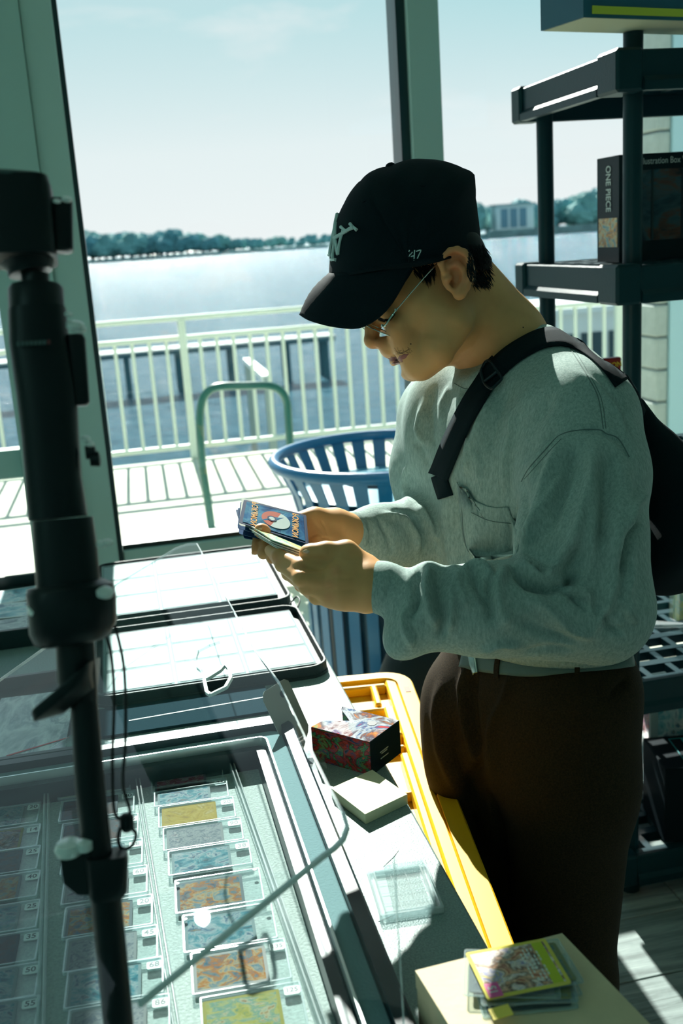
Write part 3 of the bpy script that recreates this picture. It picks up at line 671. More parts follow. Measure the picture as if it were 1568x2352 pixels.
# ---- zip binder of pocket pages
m_bind = mat('binder_cover', (.014, .035, .038), .55, bump=.8, bscale=500)
m_pcard = mat('pocket_card_white', (.37, .42, .42), .5, var=.06, vscale=40)
m_page = clear('pocket_page', (.90, .95, .95), 1.45, .8, .12, frost=.05)
bd = thing('zip_binder', (.1, 2.5, TZ), 'open black zip binder with clear pocket pages of pale cards by the window', 'binder')
slabp(rrect(-.118, .368, 2.02, 2.43, .045), TZ, TZ+.006).build('cover', m_bind, bd)
slabp(rrect(-.118, .368, 2.47, 2.985, .045), TZ, TZ+.006).build('cover', m_bind, bd)
bx('spine', m_bind, bd, -.105, .352, 2.425, 2.475, TZ, TZ+.008, bev=.003)
frame_ring(-.116, .366, 2.022, 2.428, .043, .006, TZ+.006, TZ+.026, .002).build('zip_edge', m_bind, bd)
frame_ring(-.116, .366, 2.472, 2.983, .043, .006, TZ+.006, TZ+.026, .002).build('zip_edge', m_bind, bd)
MB().tube(smooth_path([(.352, 2.44, TZ+.02), (.372, 2.455, TZ+.032), (.376, 2.43, TZ+.03), (.366, 2.41, TZ+.02)]), .0022, 8).build('zip_pull', m_bind, bd, True)
def pocket_page(x0, x1, y0, y1, nx, ny, z, skew):
    pg = slabp([(x0, y0), (x1, y0), (x1-skew, y1), (x0-skew, y1)], TZ+.006, z).build('page', mat('page_black', (.02, .045, .05), .5), bd)
    cwx, cwy = (x1-x0)/nx, (y1-y0)/ny
    for i in range(nx):
        for j in range(ny):
            xa = x0+i*cwx-skew*(j/ny); ya = y0+j*cwy; g = random.uniform(.003, .007)
            slabp(rot2(rrect(xa+.008, xa+cwx-.006, ya+.006, ya+cwy-.006-g, .003, 2), (xa+.05, ya+.05), random.uniform(-.01, .01)), z+.0003, z+.0011).build('pocket_card', m_pcard, pg)
            mb = frame_ring(xa+.003, xa+cwx-.002, ya+.002, ya+cwy-.002, .004, .0035, z+.0012, z+.0030, .0008); mb.build('pocket', m_rim, pg)
    slabp([(x0+.001, y0+.001), (x1-.001, y0+.001), (x1-.001-skew, y1-.001), (x0-skew+.001, y1-.001)], z+.0032, z+.0035).build('page_film', m_page, pg)
pocket_page(-.098, .345, 2.055, 2.40, 3, 3, TZ+.018, .0)
pocket_page(-.100, .335, 2.515, 2.95, 3, 3, TZ+.024, .0)

fo = thing('shade_sheet', (.06, 1.96, TZ), 'dark sheet with a pale line, added for the shade between binder and display case', 'shade sheet')  # added sheet, its black stands in for shade on the table
slabp(rrect(-.115, .225, 1.885, 2.012, .008), TZ+.0004, TZ+.006).build('cover', mat('shade_black', (.006, .03, .042), .85, bump=.6, bscale=300, spec=.03), fo)
slabp([(-.05, 1.935), (.215, 1.950), (.215, 1.953), (-.05, 1.938)], TZ+.0061, TZ+.0066).build('seam', m_paper, fo)  # pale line across the added sheet
# ---- hang-tab card, deck box, pad, holder, papers
hgm = mat('blister_card', (.27, .31, .285), .5, var=.10, vscale=8)
ht = thing('hang_tab_card', tuple(Zp(650, 1720, TZ)), 'grey card with a round hang hole leaning upright beside the display case', 'packaging')
def onp(P0, n, px, py): r = ray(px, py); return O + r*(np.dot(np.array(P0)-O, n)/np.dot(r, n))
hp0 = Zp(690, 1742, TZ+.002); hn = np.array([.55, -.66, .52]); hn /= np.linalg.norm(hn)
hpoly = [onp(hp0, hn, *p) for p in ((607, 1588), (652, 1560), (662, 1563), (668, 1575), (708, 1665), (708, 1680), (692, 1738), (676, 1725), (655, 1700), (640, 1685), (605, 1610), (604, 1596))]
MB().prism(hpoly, -hn, .0012).build('card', hgm, ht)
hc = onp(hp0, hn, 648, 1595); uu = np.cross(hn, [0, 0, 1]); uu /= np.linalg.norm(uu); vv_ = np.cross(hn, uu)
MB().prism([hc+uu*.0052*math.cos(a)+vv_*.0062*math.sin(a)+hn*.0002 for a in np.linspace(0, 2*math.pi, 14)[:-1]], hn, .0004).build('hang_hole', m_ink, ht)
m_clr2 = clear('wrap', (.92, .96, .96), 1.49, 2.5, .05, frost=.15)
wr = thing('plastic_wrapper', tuple(Zp(690, 1755, TZ)), 'crumpled clear wrapper lying under the grey hang-tab card', 'wrapper')
wv = []; 
for i in range(7):
    for j in range(5):
        p = Zp(655+i*14+j*3, 1718+j*14-i*1.5, TZ+.002+random.uniform(0, .012)); wv.append(p)
mesh('film', wv, [(i*5+j, i*5+j+1, (i+1)*5+j+1, (i+1)*5+j) for i in range(6) for j in range(4)], m_clr2, wr)

dbx = thing('deck_box', tuple(Zp(830, 1730, TZ)), 'glossy box with red and blue swirl print and black end at the table edge', 'box')
bN, bL, bR = np.array([.3440, 1.585, TZ]), np.array([.2680, 1.690, TZ]), np.array([.4120, 1.650, TZ])
bR = bN + (np.array([.068, .062, 0])); bL = bN + np.array([-.082, .090, 0]); bF = bL + (bR-bN); hh = np.array([0, 0, .061])
m_sw1 = art('box_swirl_top', 'swirl', 2.0, dist=3.5, gloss=.2, ink=.55); m_sw2 = art('box_swirl_side', 'darkswirl', 2.6, dist=3.2, gloss=.2); m_bk = mat('box_black_end', (.006, .02, .028), .3)
def quad(name, P, m, par, n, t=.0009):
    return MB().prism(P, n, t).build(name, m, par)
quad('front_panel', [bN, bL, bL+hh, bN+hh], m_sw2, dbx, np.cross([0, 0, 1], bL-bN))
quad('end_panel', [bN, bR, bR+hh, bN+hh], m_bk, dbx, np.cross(bR-bN, [0, 0, 1]))
quad('back_panel', [bR, bF, bF+hh, bR+hh], m_sw2, dbx, np.cross(bF-bR, [0, 0, 1]))
# open far end with a finger notch in the top
tp = [bN+hh, bR+hh, bR+hh+(bF-bR)*.96, bR+(bF-bR)*.96*1+hh+(bN-bR)*.10, bN+hh+(bL-bN)*.62+(bR-bN)*.55, bL+hh+(bR-bN)*.32+(bN-bL)*.03, bL+hh]
quad('top_panel', tp, m_sw1, dbx, (0, 0, 1)); quad('bottom_panel', [bN, bR, bF, bL], m_bk, dbx, (0, 0, 1))
e1 = (bR-bN)/np.linalg.norm(bR-bN); en = np.array([e1[1], -e1[0], 0])
for k, (w, z) in enumerate(((.026, .030), (.018, .0265), (.024, .018))):
    c = bN+e1*.040+np.array([0, 0, z])+en*.0012
    MB().prism([c-e1*w/2-np.array([0, 0, .0011]), c+e1*w/2-np.array([0, 0, .0011]), c+e1*w/2+np.array([0, 0, .0011]), c-e1*w/2+np.array([0, 0, .0011])], en, .0002).build('print_line', mat('print_grey', (.30, .38, .38), .6), dbx)
c = bN*.45+bR*.35+bF*.2+hh+np.array([0, .014, .0011])
MB().prism([c+np.array([.0085*math.cos(a), .0085*math.sin(a), 0]) for a in np.linspace(0, 2*math.pi, 20)[:-1]], (0, 0, 1), .0004).build('round_print', m_ink, dbx)

m_cream = mat('cream_card', (.62, .62, .40), .7)
pd = thing('cream_box', (.32, 1.5, TZ), 'flat cream cardboard box on the table edge in front of the swirl printed box', 'box')
pa = [Zp(760, 1810, TZ+.018)[:2], Zp(838, 1870, TZ+.018)[:2], Zp(935, 1824, TZ+.018)[:2]]; pa.append(pa[0]+pa[2]-pa[1])
slabp([tuple(p) for p in pa], TZ+.0005, TZ+.018).build('box', m_cream, pd)
m_white = mat('white_paper', (.70, .74, .73), .6)
pp = [Zp(*p, TZ+.001)[:2] for p in ((828, 1975), (915, 1952), (906, 1965), (880, 1990), (905, 2100), (868, 2116))]
tag(slabp([tuple(p) for p in pp], TZ+.0003, TZ+.0009).build('paper_slip', m_white, None), 'thin white paper slip under the edge of the clear card holder', 'paper')
pp = [Zp(*p, TZ+.001)[:2] for p in ((735, 1650), (800, 1642), (860, 1700), (800, 1760), (740, 1742))]
tag(slabp([tuple(p) for p in pp], TZ+.0001, TZ+.0003).build('paper_slip', m_white, None), 'white paper slip lying under the swirl printed box', 'paper')
mh = thing('card_holder', (.31, 1.25, TZ), 'empty clear screw-down card holder lying at the table edge', 'card holder')
hx0, hx1, hy0, hy1 = .262, .350, 1.192, 1.309; ang = math.radians(-4); cc = (.306, 1.25)
slabp(rot2(rrect(hx0, hx1, hy0, hy1, .004), cc, ang), TZ+.001, TZ+.003).build('base', clear('holder', (.85, .9, .9), 1.49, 1.6, .02, frost=.12), mh)
frame_ring(hx0, hx1, hy0, hy1, .004, .004, TZ+.003, TZ+.011, .001, ang, cc).build('rim', m_rim, mh)
frame_ring(hx0+.009, hx1-.009, hy0+.009, hy1-.009, .003, .003, TZ+.003, TZ+.009, .001, ang, cc).build('inner_rim', m_rim, mh)
for k in range(1, 4):
    y = hy0+.012+(hy1-hy0-.024)*k/4; slabp(rot2([(hx0+.012, y), (hx1-.012, y), (hx1-.012, y+.001), (hx0+.012, y+.001)], cc, ang), TZ+.003, TZ+.0034).build('grid_line', m_rim, mh)
for k in range(1, 3):
    x = hx0+.012+(hx1-hx0-.024)*k/3; slabp(rot2([(x, hy0+.012), (x+.001, hy0+.012), (x+.001, hy1-.012), (x, hy1-.012)], cc, ang), TZ+.003, TZ+.0034).build('grid_line', m_rim, mh)

# ---- kraft box and the stack of sleeved cards on it
m_kraft = mat('kraft_board', (.56, .48, .31), .75, bump=.3, bscale=200, var=.06, vscale=25)
kb = thing('kraft_box', (.33, .86, TZ), 'plain brown cardboard box at the bottom right under a stack of cards', 'box')
ka, kb_, kc = Zp(955, 2230, .84)[:2], Zp(1290, 2145, .84)[:2], Zp(1440, 2300, .84)[:2]
dn = (kc-kb_)/np.linalg.norm(kc-kb_)*.20; K = [tuple(ka), tuple(kb_), tuple(kb_+dn), tuple(ka+dn*1.0+np.array([-.01, 0]))]
K = [K[3], K[2], K[1], K[0]]
slabp(K, TZ+.0005, .838).build('body', m_kraft, kb)
ctr = np.mean(np.array(K), 0); K2 = [tuple(ctr+(np.array(p)-ctr)*1.008) for p in K]
slabp(K2, .818, .8402).build('lid', m_kraft, kb)
m_slv = clear('sleeve', (.93, .97, .98), 1.49, 1.4, .03, frost=.05)
m_hero = art('hero_card', 'hero', 3.4, (.62, .55, .10), (.80, .93, (.45, .52, .04)), 2.2, .25)
cst = [(.345, .906, -9, 'night', 'clear toploader at the bottom of the stack on the brown box'), (.352, .916, -4, 'hero', 'sleeved card second from the bottom of the stack'), (.350, .912, -14, 'leaf', 'yellow-green card with a yellow sticker in the stack'),
       (.338, .922, -20, 'mono', 'clear sleeved pale card sticking out at the left of the stack'), (.356, .922, -2, 'leaf', 'green edged card just under the top card of the stack')]
zz = .8405
for x, y, a, mt, lb in cst:
    t = thing('sleeved_card', (x, y, zz), lb, 'trading card', 'stack of cards on the brown box'); a = math.radians(a)
    c = slabp(rrect(-.044, .044, -.0315, .0315, .003, 3), 0, .0008).build('card', AR[mt], None); c.parent = t; c.rotation_euler[2] = a; c.location = (0, 0, .0007)
    slabp(rot2(rrect(x-.050, x+.050, y-.037, y+.037, .003, 3), (x, y), a), zz, zz+.0006).build('sleeve_back', m_slv, t)
    slabp(rot2(rrect(x-.050, x+.050, y-.037, y+.037, .003, 3), (x, y), a), zz+.0018, zz+.0024).build('sleeve_front', m_slv, t)
    frame_ring(x-.050, x+.050, y-.037, y+.037, .003, .0012, zz+.0006, zz+.0018, .0002, a, (x, y)).build('sleeve_edge', m_rim, t)
    zz += .0027
tcx, tcy = .3455, .9225
t = thing('top_card', (tcx, tcy, zz), 'gold bordered action art card with a pink sticker on top of the stack', 'trading card', 'stack of cards on the brown box')
ta = math.radians(-1.5)
c = slabp(rrect(-.046, .046, -.038, .038, .003, 3), 0, .0009).build('card', m_hero, None); c.parent = t; c.rotation_euler[2] = ta; WL[c.name] = t.location.copy(); c.location = (0, 0, 0)
def tl(u, v): return np.array([tcx+u*math.cos(ta)-v*math.sin(ta), tcy+u*math.sin(ta)+v*math.cos(ta), zz+.0010])
for k in range(5):
    for j in range(9):
        u = .010+k*.0045; v = .026-j*.0058
        MB().prism([tl(u, v), tl(u+.0016, v), tl(u+.0016, v-.0042), tl(u, v-.0042)], (0, 0, 1), .0001).build('print_mark', m_paper, t) if (k+j) % 4 else None
slv = MB().prism([tl(-.043, -.016), tl(-.028, -.016), tl(-.028, -.037), tl(-.043, -.037)], (0, 0, 1), .0006).build('price_sticker', mat('sticker_pink', (.72, .10, .33), .5), t)
text('digits', '15', m_paper, slv, tl(-.0355, -.0265)+np.array([0, 0, .0008]), (0, 1, 0), (-1, 0, 0), .012)
v_ = Zp(1150, 2325, .853); t2 = MB().prism([v_+np.array(q) for q in ((-.011, -.009, 0), (.011, -.007, 0), (.011, .009, 0), (-.011, .007, 0))], (0, 0, 1), .0006).build('yellow_sticker', mat('sticker_yellow', (.85, .68, .10), .5), bpy.data.objects['sleeved_card.002'])

# ---- left side behind the tripod: trays, booklets and clear sleeves
m_bookA = art('booklet_art', 'mono', 2.0, None, None, 2.8, .3); m_bookB = mat('booklet_green', (.42, .55, .42), .5, var=.1, vscale=10)
m_bluep = art('leaflet_blue', 'sea', 1.6, (.6, .68, .68), None, 2.0, .3)
tr = thing('black_tray', (-.35, 2.48, TZ), 'shallow black tray at the left behind the tripod, near the window', 'tray')
bx('front_wall', m_black, tr, -.85, -.215, 2.445, 2.46, TZ, TZ+.045, bev=.002); bx('back_wall', m_black, tr, -.85, -.215, 2.93, 2.945, TZ, TZ+.035, bev=.002)
bx('side_wall', m_black, tr, -.23, -.215, 2.46, 2.93, TZ, TZ+.04, bev=.002); bx('tray_floor', m_black, tr, -.85, -.23, 2.46, 2.93, TZ, TZ+.006)
k_ = 0
for (x, y, a, w, d, m_, lb) in ((-.33, 2.83, 6, .15, .12, m_bluep, 'blue and white leaflet nearest the window in the black tray'), (-.35, 2.70, -8, .16, .12, m_bluep, 'blue leaflet lying over another in the black tray'), (-.33, 2.57, 3, .16, .09, m_bookA, 'pale printed leaflet nearest in the black tray')):
    o = slabp(rrect(-w/2, w/2, -d/2, d/2, .002, 2), 0, .003).build('leaflet', m_, None); o.location = (x*CAM_SCALE[0], y*CAM_SCALE[0], (TZ+.008+.0036*k_)*CAM_SCALE[0]+CAM_SCALE[1]); o.rotation_euler[2] = math.radians(a); tag(o, lb, 'leaflet', 'leaflets in the black tray'); k_ += 1
o = thing('game_box_tray', (-.33, 2.0, TZ), 'black framed tray holding two printed game boxes, left of the tripod', 'box')
frame_ring(-.78, -.135, 1.80, 2.20, .006, .012, TZ, TZ+.03, .002).build('rim', m_black, o); bx('bottom', m_black, o, -.768, -.147, 1.812, 2.188, TZ, TZ+.004)
bA = thing('game_box', (-.235, 1.98, TZ+.005), 'dark card game box with white and blue shapes beside the tripod pole', 'box')
c = slabp(rrect(-.075, .075, -.14, .14, .002, 2), 0, .008).build('cover', art('comic_art', 'mono', 1.6, None, None, 1.2, .3), None); c.parent = bA; c.rotation_euler[2] = math.radians(-3); WL[c.name] = bA.location.copy(); c.location = (0, 0, 0)
bx('title_strip', m_paper, bA, -.205, -.197, 2.02, 2.08, TZ+.0135, TZ+.0140)
text('title', 'POKéMON', m_paper, bA, (-.178, 2.05, TZ+.0142), (0, 1, 0), (-1, 0, 0), .017, .8, True)
MB().prism([(-.27, 1.845, TZ+.0135), (-.16, 1.885, TZ+.0135), (-.16, 1.889, TZ+.0135), (-.27, 1.851, TZ+.0135)], (0, 0, 1), .0003).build('red_stroke', mat('red_ink', (.5, .03, .03), .5), bA)
bB = thing('game_box', (-.385, 1.98, TZ+.005), 'pale green printed game box at the left edge of the picture', 'box')
c = slabp(rrect(-.066, .066, -.14, .14, .002, 2), 0, .008).build('cover', m_bookB, None); c.parent = bB; WL[c.name] = bB.location.copy(); c.location = (0, 0, 0)
for i in range(6): bx('scribble', m_ink, bB, -.42+i*.009, -.419+i*.009+.002, 1.93+.01*(i % 3), 1.99, TZ+.0132, TZ+.0136)
for i in range(5):
    x, y, a = (-.155+.004*i, 1.79+.012*i, 20*i-30)
    t = thing('clear_sleeve', (x, y, TZ+.001+i*.003), ORD[i]+' empty clear sleeve from the bottom of the loose pile beside the pole', 'card sleeve', 'loose clear sleeves by the tripod')
    slabp(rot2(rrect(x-.034, x+.034, y-.048, y+.048, .003, 2), (x, y), math.radians(a)), TZ+.001+i*.003, TZ+.003+i*.003).build('sleeve', clear('loose_sleeve', (.88, .94, .95), 1.49, 1.5, .05, frost=.06), t)
    frame_ring(x-.034, x+.034, y-.048, y+.048, .003, .0015, TZ+.003+i*.003, TZ+.0037+i*.003, .0001, math.radians(a), (x, y)).build('seam', m_rim, t)

# ================================================================== STORAGE TOTE beside the table
m_yel = mat('tote_lid_yellow', (.80, .46, .012), .35); m_tote = mat('tote_black', (.008, .02, .022), .45)
tt = thing('storage_tote', (.48, 1.75, .12), 'black storage tote with a ribbed yellow lid standing between the table and the man', 'storage tote')
LZ = .60
q1, q2 = Zp(939, 1545, LZ)[:2], Zp(1171, 2140, LZ)[:2]; dv = (q2-q1)/np.linalg.norm(q2-q1); nv = np.array([dv[1], -dv[0]]); nv = nv if nv[0] < 0 else -nv
t0 = q1-dv*.02; LW, LL = .40, 1.12
def T2(u, v): p = t0+dv*u+nv*v; return (float(p[0]), float(p[1]))      # u along towards viewer, v inward under the table
def tpoly(P, z0, z1, name, m, bev=0): return slabp([T2(*p) for p in P][::-1], z0, z1).build(name, m, tt)
rr = [(x, y) for x, y in rrect(0, LL, 0, LW, .07)]
tpoly(rr, LZ-.035, LZ-.030, 'lid_plate', m_yel)
def tring(u0, u1, v0, v1, r, w, z0, z1, name, lip=.003):
    mb = frame_ring(u0, u1, v0, v1, r, w, z0, z1, lip); mb.v = [(*T2(x, y), z) for x, y, z in mb.v]; mb.f = [tuple(reversed(f)) for f in mb.f]; return mb.build(name, m_yel, tt)
tring(0, LL, 0, LW, .07, .035, LZ-.06, LZ, 'lid_rim')
def tbox(u0, u1, v0, v1, z0, z1, name, m=m_yel, bev=.004):
    mb = MB().box(u0, u1, v0, v1, z0, z1, bev); mb.v = [(*T2(x, y), z) for x, y, z in mb.v]; mb.f = [tuple(reversed(f)) for f in mb.f]; return mb.build(name, m, tt)
tbox(.035, LL-.035, .035, .062, LZ-.032, LZ-.004, 'rib')
tbox(.05, .065, .062, .18, LZ-.031, LZ-.006, 'rib'); tbox(.065, .17, .085, .10, LZ-.031, LZ-.002, 'rib')
for u in (.17, .36, .55, .74, .93): tbox(u, u+.014, .062, .33, LZ-.031, LZ-.010, 'rib')
tbox(.20, .34, .062, .085, LZ-.031, LZ+.004, 'latch_seat'); tbox(.42, .90, .062, .080, LZ-.031, LZ+.002, 'rib')
for u in (.10, .52): tbox(u, u+.03, .012, .024, LZ+.0003, LZ+.0012, 'slot', mat('slot_dark', (.25, .06, .01), .6), 0)
tbox(.45, .52, -.014, .0, LZ-.05, LZ-.004, 'latch', m_tote)
bot = rrect(.03, LL-.03, .02, LW-.02, .06); top_ = rrect(.008, LL-.008, .006, LW-.006, .06); n = len(bot)
MB().add([(*T2(*p), .12) for p in rrect(.07, LL-.07, .05, LW-.05, .05)]+[(*T2(*p), LZ-.06) for p in top_], [tuple(range(n))]+[(n+i, n+(i+1) % n, (i+1) % n, i) for i in range(n)]).build('bin', m_tote, tt)
for u in np.linspace(.15, LL-.15, 6): tbox(u, u+.015, -.002, .03, .16, LZ-.08, 'rib', m_tote)

tt = thing('storage_tote', (.48, 1.75, FZ), 'lower black storage tote under the one with the ribbed yellow lid', 'storage tote')
tpoly(rrect(0, LL, 0, LW, .07), .085, .119, 'lid', m_yel)
MB().add([(*T2(*p), FZ) for p in rrect(.07, LL-.07, .05, LW-.05, .05)]+[(*T2(*p), .0845) for p in top_], [tuple(range(n))]+[(n+i, n+(i+1) % n, (i+1) % n, i) for i in range(n)]+[tuple(n+i for i in range(n-1, -1, -1))]).build('bin', m_tote, tt)
# black rucksack on the floor by the window
CAM_SCALE = None
rk = thing('rucksack', (.72, 2.72, 0), 'black rucksack with a carry loop on the floor beyond the yellow lid', 'bag')
m_bagk = mat('bag_black', (.006, .018, .02), .7, bump=.5, bscale=300)
prof = [(0, .10), (.02, .14), (.15, .16), (.35, .15), (.46, .11), (.51, .05), (.52, .01)]
mb = MB().lathe((.78, 2.72, 0), (0, 0, 1), prof, 28); mb.v = [((x-.78)*1.15+.78, y, z) for x, y, z in mb.v]; mb.build('body', m_bagk, rk, True)
MB().tube(smooth_path([(.70, 2.70, .47), (.69, 2.66, .54), (.74, 2.64, .57), (.80, 2.66, .54), (.81, 2.70, .48)]), .010, 8).build('carry_loop', m_bagk, rk, True)
mb = MB().lathe((.70, 2.56, .06), (0, 0, 1), [(0, .05), (.02, .08), (.2, .085), (.26, .05), (.27, .01)], 20); mb.build('front_pocket', m_bagk, rk, True)

# ================================================================== BLACK RESIN SHELVING on the right
m_res = mat('shelf_resin', (.004, .032, .042), .38, spec=.22, bump=.3, bscale=250)
SX0, SX1, SY0, SY1 = 1.055, 1.98, 2.10, 2.67
ZS = [1.945, 1.522, 1.028, .575, .12]
su = thing('shelving_unit', (1.5, 2.38, 0), 'black moulded resin shelving unit with round posts on the right', 'shelving unit')
PX = (1.108, 1.925); PY = (2.15, 2.61)
for x in PX:
    for y in PY:
        MB().tube([(x, y, 0), (x, y, 1.984 if y < 2.3 else 1.93)], .0205, 20).build('post', m_res, su, True)
        MB().lathe((x, y, 0), (0, 0, 1), [(0, .024), (.03, .026), (.034, .021)], 20).build('foot', m_res, su, True)
for z in ZS:
    h = .078
    # rim: tapered band on four sides with a recessed panel whose lower ledge catches light
    mb = MB()
    for (xa, xb, ya, yb) in ((SX0, SX0+.012, SY0, SY1), (SX1-.012, SX1, SY0, SY1), (SX0+.012, SX1-.012, SY0, SY0+.012), (SX0+.012, SX1-.012, SY1-.012, SY1)):
        mb.box(xa, xb, ya, yb, z-h, z, .003)
    mb.build('rim', m_res, su)
    for y0, y1 in ((SY0-.004, SY0+.09), (SY1-.055, SY1+.004)):
        MB().box(SX0-.010, SX0+.05, y0, y1, z-h-.002, z+.004, .006).build('corner_block', m_res, su)
    MB().prism([(SX0-.010, SY0+.09, z-h), (SX0+.002, SY0+.09, z-h), (SX0+.002, SY0+.09, z-h+.028), (SX0-.010, SY0+.09, z-h+.016)], (0, 1, 0), SY1-SY0-.145).build('ledge', m_res, su)
    MB().prism([(SX0+.05, SY0-.008, z-h), (SX0+.05, SY0+.002, z-h), (SX0+.05, SY0+.002, z-h+.03), (SX0+.05, SY0-.008, z-h+.018)], (1, 0, 0), SX1-SX0-.1).build('ledge', m_res, su)
    mb = MB(); nx, ny = 12, 7
    for i in range(nx+1):
        x = SX0+.012+(SX1-SX0-.04)*i/nx; mb.box(x, x+.016, SY0+.012, SY1-.012, z-.022, z-.002)
    for j in range(ny+1):
        y = SY0+.012+(SY1-SY0-.04)*j/ny; mb.box(SX0+.012, SX1-.012, y, y+(.026 if j % 2 else .018), z-.024, z-.001)
    mb.build('lattice', m_res, su)
# merchandise
m_teal = mat('print_teal', (.02, .35, .36), .4)
def boxpanel(t, name, x0, x1, y0, y1, z0, z1, m): return bx(name, m, t, x0, x1, y0, y1, z0, z1)
t = thing('figure_box', (1.3, 2.36, ZS[1]), 'black window box with red toy packs standing on the second shelf', 'box')
bx('carton', mat('carton_black', (.004, .016, .022), .4, spec=.2), t, 1.152, 1.62, 2.30, 2.41, ZS[1]+.001, ZS[1]+.235)
m_redart = art('toy_art', 'night', 2.2, None, None, 1.5, .25)
bx('side_print', art('side_art', 'fire', 2.4, None, None, 2.2, .3), t, 1.1505, 1.1518, 2.306, 2.40, ZS[1]+.035, ZS[1]+.10)
text('lettering', 'ONE PIECE', m_paper, t, (1.1500, 2.350, ZS[1]+.165), (0, 0, -1), (0, -1, 0), .034, .62, True)
bx('window_print', m_redart, t, 1.205, 1.60, 2.2975, 2.2995, ZS[1]+.045, ZS[1]+.20)
text('lettering', 'Illustration Box Vol.4', m_paper, t, (1.27, 2.2965, ZS[1]+.218), (1, 0, 0), (0, 0, 1), .020, .8)
for i in range(3): bx('divider', m_bk, t, 1.23+.075*i, 1.235+.075*i, 2.2955, 2.2975, ZS[1]+.045, ZS[1]+.20)
t = thing('poster_box', (1.3, 2.3, ZS[0]+.004), 'blue box with bright print lying on top of the shelving', 'box')
PB = Matrix.Translation((.925, 1.99, 1.986)) @ Matrix.Rotation(math.radians(14), 4, 'Z')
o = MB().box(0, .60, 0, .13, 0, .30, mtx=PB).build('carton', mat('carton_blue', (.008, .10, .16), .4), t)
o = MB().box(.14, .58, -.0015, 0, .045, .28, mtx=PB).build('front_print', art('blue_art', 'leaf', 1.6, None, None, 1.8, .3), t)
MB().box(.02, .60, -.002, -.0005, .006, .020, mtx=PB).build('front_stripe', mat('stripe_lime', (.5, .62, .05), .5), t)
MB().box(.005, .59, .002, .128, -.0008, 0, mtx=PB).build('underside', mat('card_cream2', (.55, .58, .40), .7), t)
t = thing('pack_display', (1.2, 2.40, ZS[2]), 'small red pack with yellow lettering peeking over the shoulder strap', 'pack')
bx('pack', mat('pack_red', (.32, .02, .02), .35), t, 1.13, 1.21, 2.40, 2.42, ZS[2]+.001, ZS[2]+.265, bev=.003)
text('lettering', 'POKéMON', mat('print_yellow', (.9, .62, .03), .4), t, (1.168, 2.398, ZS[2]+.245), (1, 0, .10), (-.1, 0, 1), .018, .95, True)
bx('front_print', m_redart, t, 1.14, 1.20, 2.397, 2.3995, ZS[2]+.06, ZS[2]+.215)
# plastic bags of yellow packs on the fourth shelf
m_ybag = art('yellow_pack', 'leaf', 2.5, None, None, 1.8, .35)
for i in range(3):
    t = thing('blister_pack', (1.40+.10*i, 2.35, ZS[3]), ('yellow card pack in a clear bag on the fourth shelf beside the rucksack', 'yellow card pack behind the first on the fourth shelf', 'yellow card pack furthest right on the fourth shelf')[i], 'pack')
    P = Matrix.Translation((1.42+.13*i, 2.42, ZS[3]+.006)) @ Matrix.Rotation(math.radians(8-4*i), 4, 'Z')
    MB().box(-.05, .05, -.012, .012, 0, .13, .004, mtx=P).build('pack', m_ybag, t); MB().box(-.06, .06, -.02, .02, .0, .15, .008, mtx=P).build('bag', clear('bag_film', (.9, .95, .95), 1.49, 3, .08, frost=.10), t)
t = thing('clear_tub', (1.30, 2.30, ZS[3]), 'clear curved plastic tub lid on the fourth shelf beside the shirt hem', 'tub')
MB().tube(smooth_path([(1.12, 2.50, ZS[3]+.03), (1.20, 2.34, ZS[3]+.045), (1.35, 2.24, ZS[3]+.06), (1.55, 2.20, ZS[3]+.07)]), .006, 8).build('rim', m_rim, t, True)
mesh('wall', [(1.12, 2.50, ZS[3]+.002), (1.55, 2.20, ZS[3]+.002), (1.55, 2.20, ZS[3]+.07), (1.35, 2.24, ZS[3]+.06), (1.20, 2.34, ZS[3]+.045), (1.12, 2.50, ZS[3]+.03)], [(0, 1, 2, 3, 4, 5)], m_rim, t)
# boxes on the lowest shelf
t = thing('foil_box', (1.35, 2.5, ZS[4]), 'pale box with rainbow foil print on the bottom shelf', 'box')
P = Matrix.Translation((1.30, 2.40, ZS[4]+.002)) @ Matrix.Rotation(math.radians(-14), 4, 'Z')
MB().box(-.02, .40, -.06, .16, 0, .27, mtx=P).build('carton', mat('carton_pale', (.36, .48, .50), .35), t); MB().box(-.022, -.0205, -.05, .12, .14, .25, mtx=P).build('foil_print', art('foil_art', 'pink', 1.8, None, None, 2.4, .15), t)
MB().box(.0, .12, -.062, -.0605, .14, .25, mtx=P).build('foil_print', art('foil_art2', 'sea', 1.8, None, None, 2.4, .15), t)
t = thing('dark_box', (1.32, 2.2, ZS[4]), 'black box with teal lettering on the bottom shelf beside the trousers', 'box')
P = Matrix.Translation((1.19, 2.13, ZS[4]+.002)) @ Matrix.Rotation(math.radians(-10), 4, 'Z')
MB().box(0, .34, 0, .17, 0, .20, .002, mtx=P).build('carton', mat('carton_black2', (.003, .010, .014), .6, spec=.08), t)
MB().box(.09, .108, .02, .15, .2004, .2010, mtx=P).build('printed_bar', m_teal, t)
for i in range(7):
    for j in range(2): MB().box(.118+.016*j, .130+.016*j+.002*(i % 2), .028+i*.017, .028+i*.017+.011-.003*((i+j) % 2), .2004, .2010, mtx=P).build('printed_glyph', m_teal, t)
MB().tube([P @ Vector(p) for p in ((.06, .02, .2012), (.16, .02, .2012), (.17, .15, .2012), (.06, .15, .2012))], .0012, 6, closed=True).build('outline', m_teal, t)

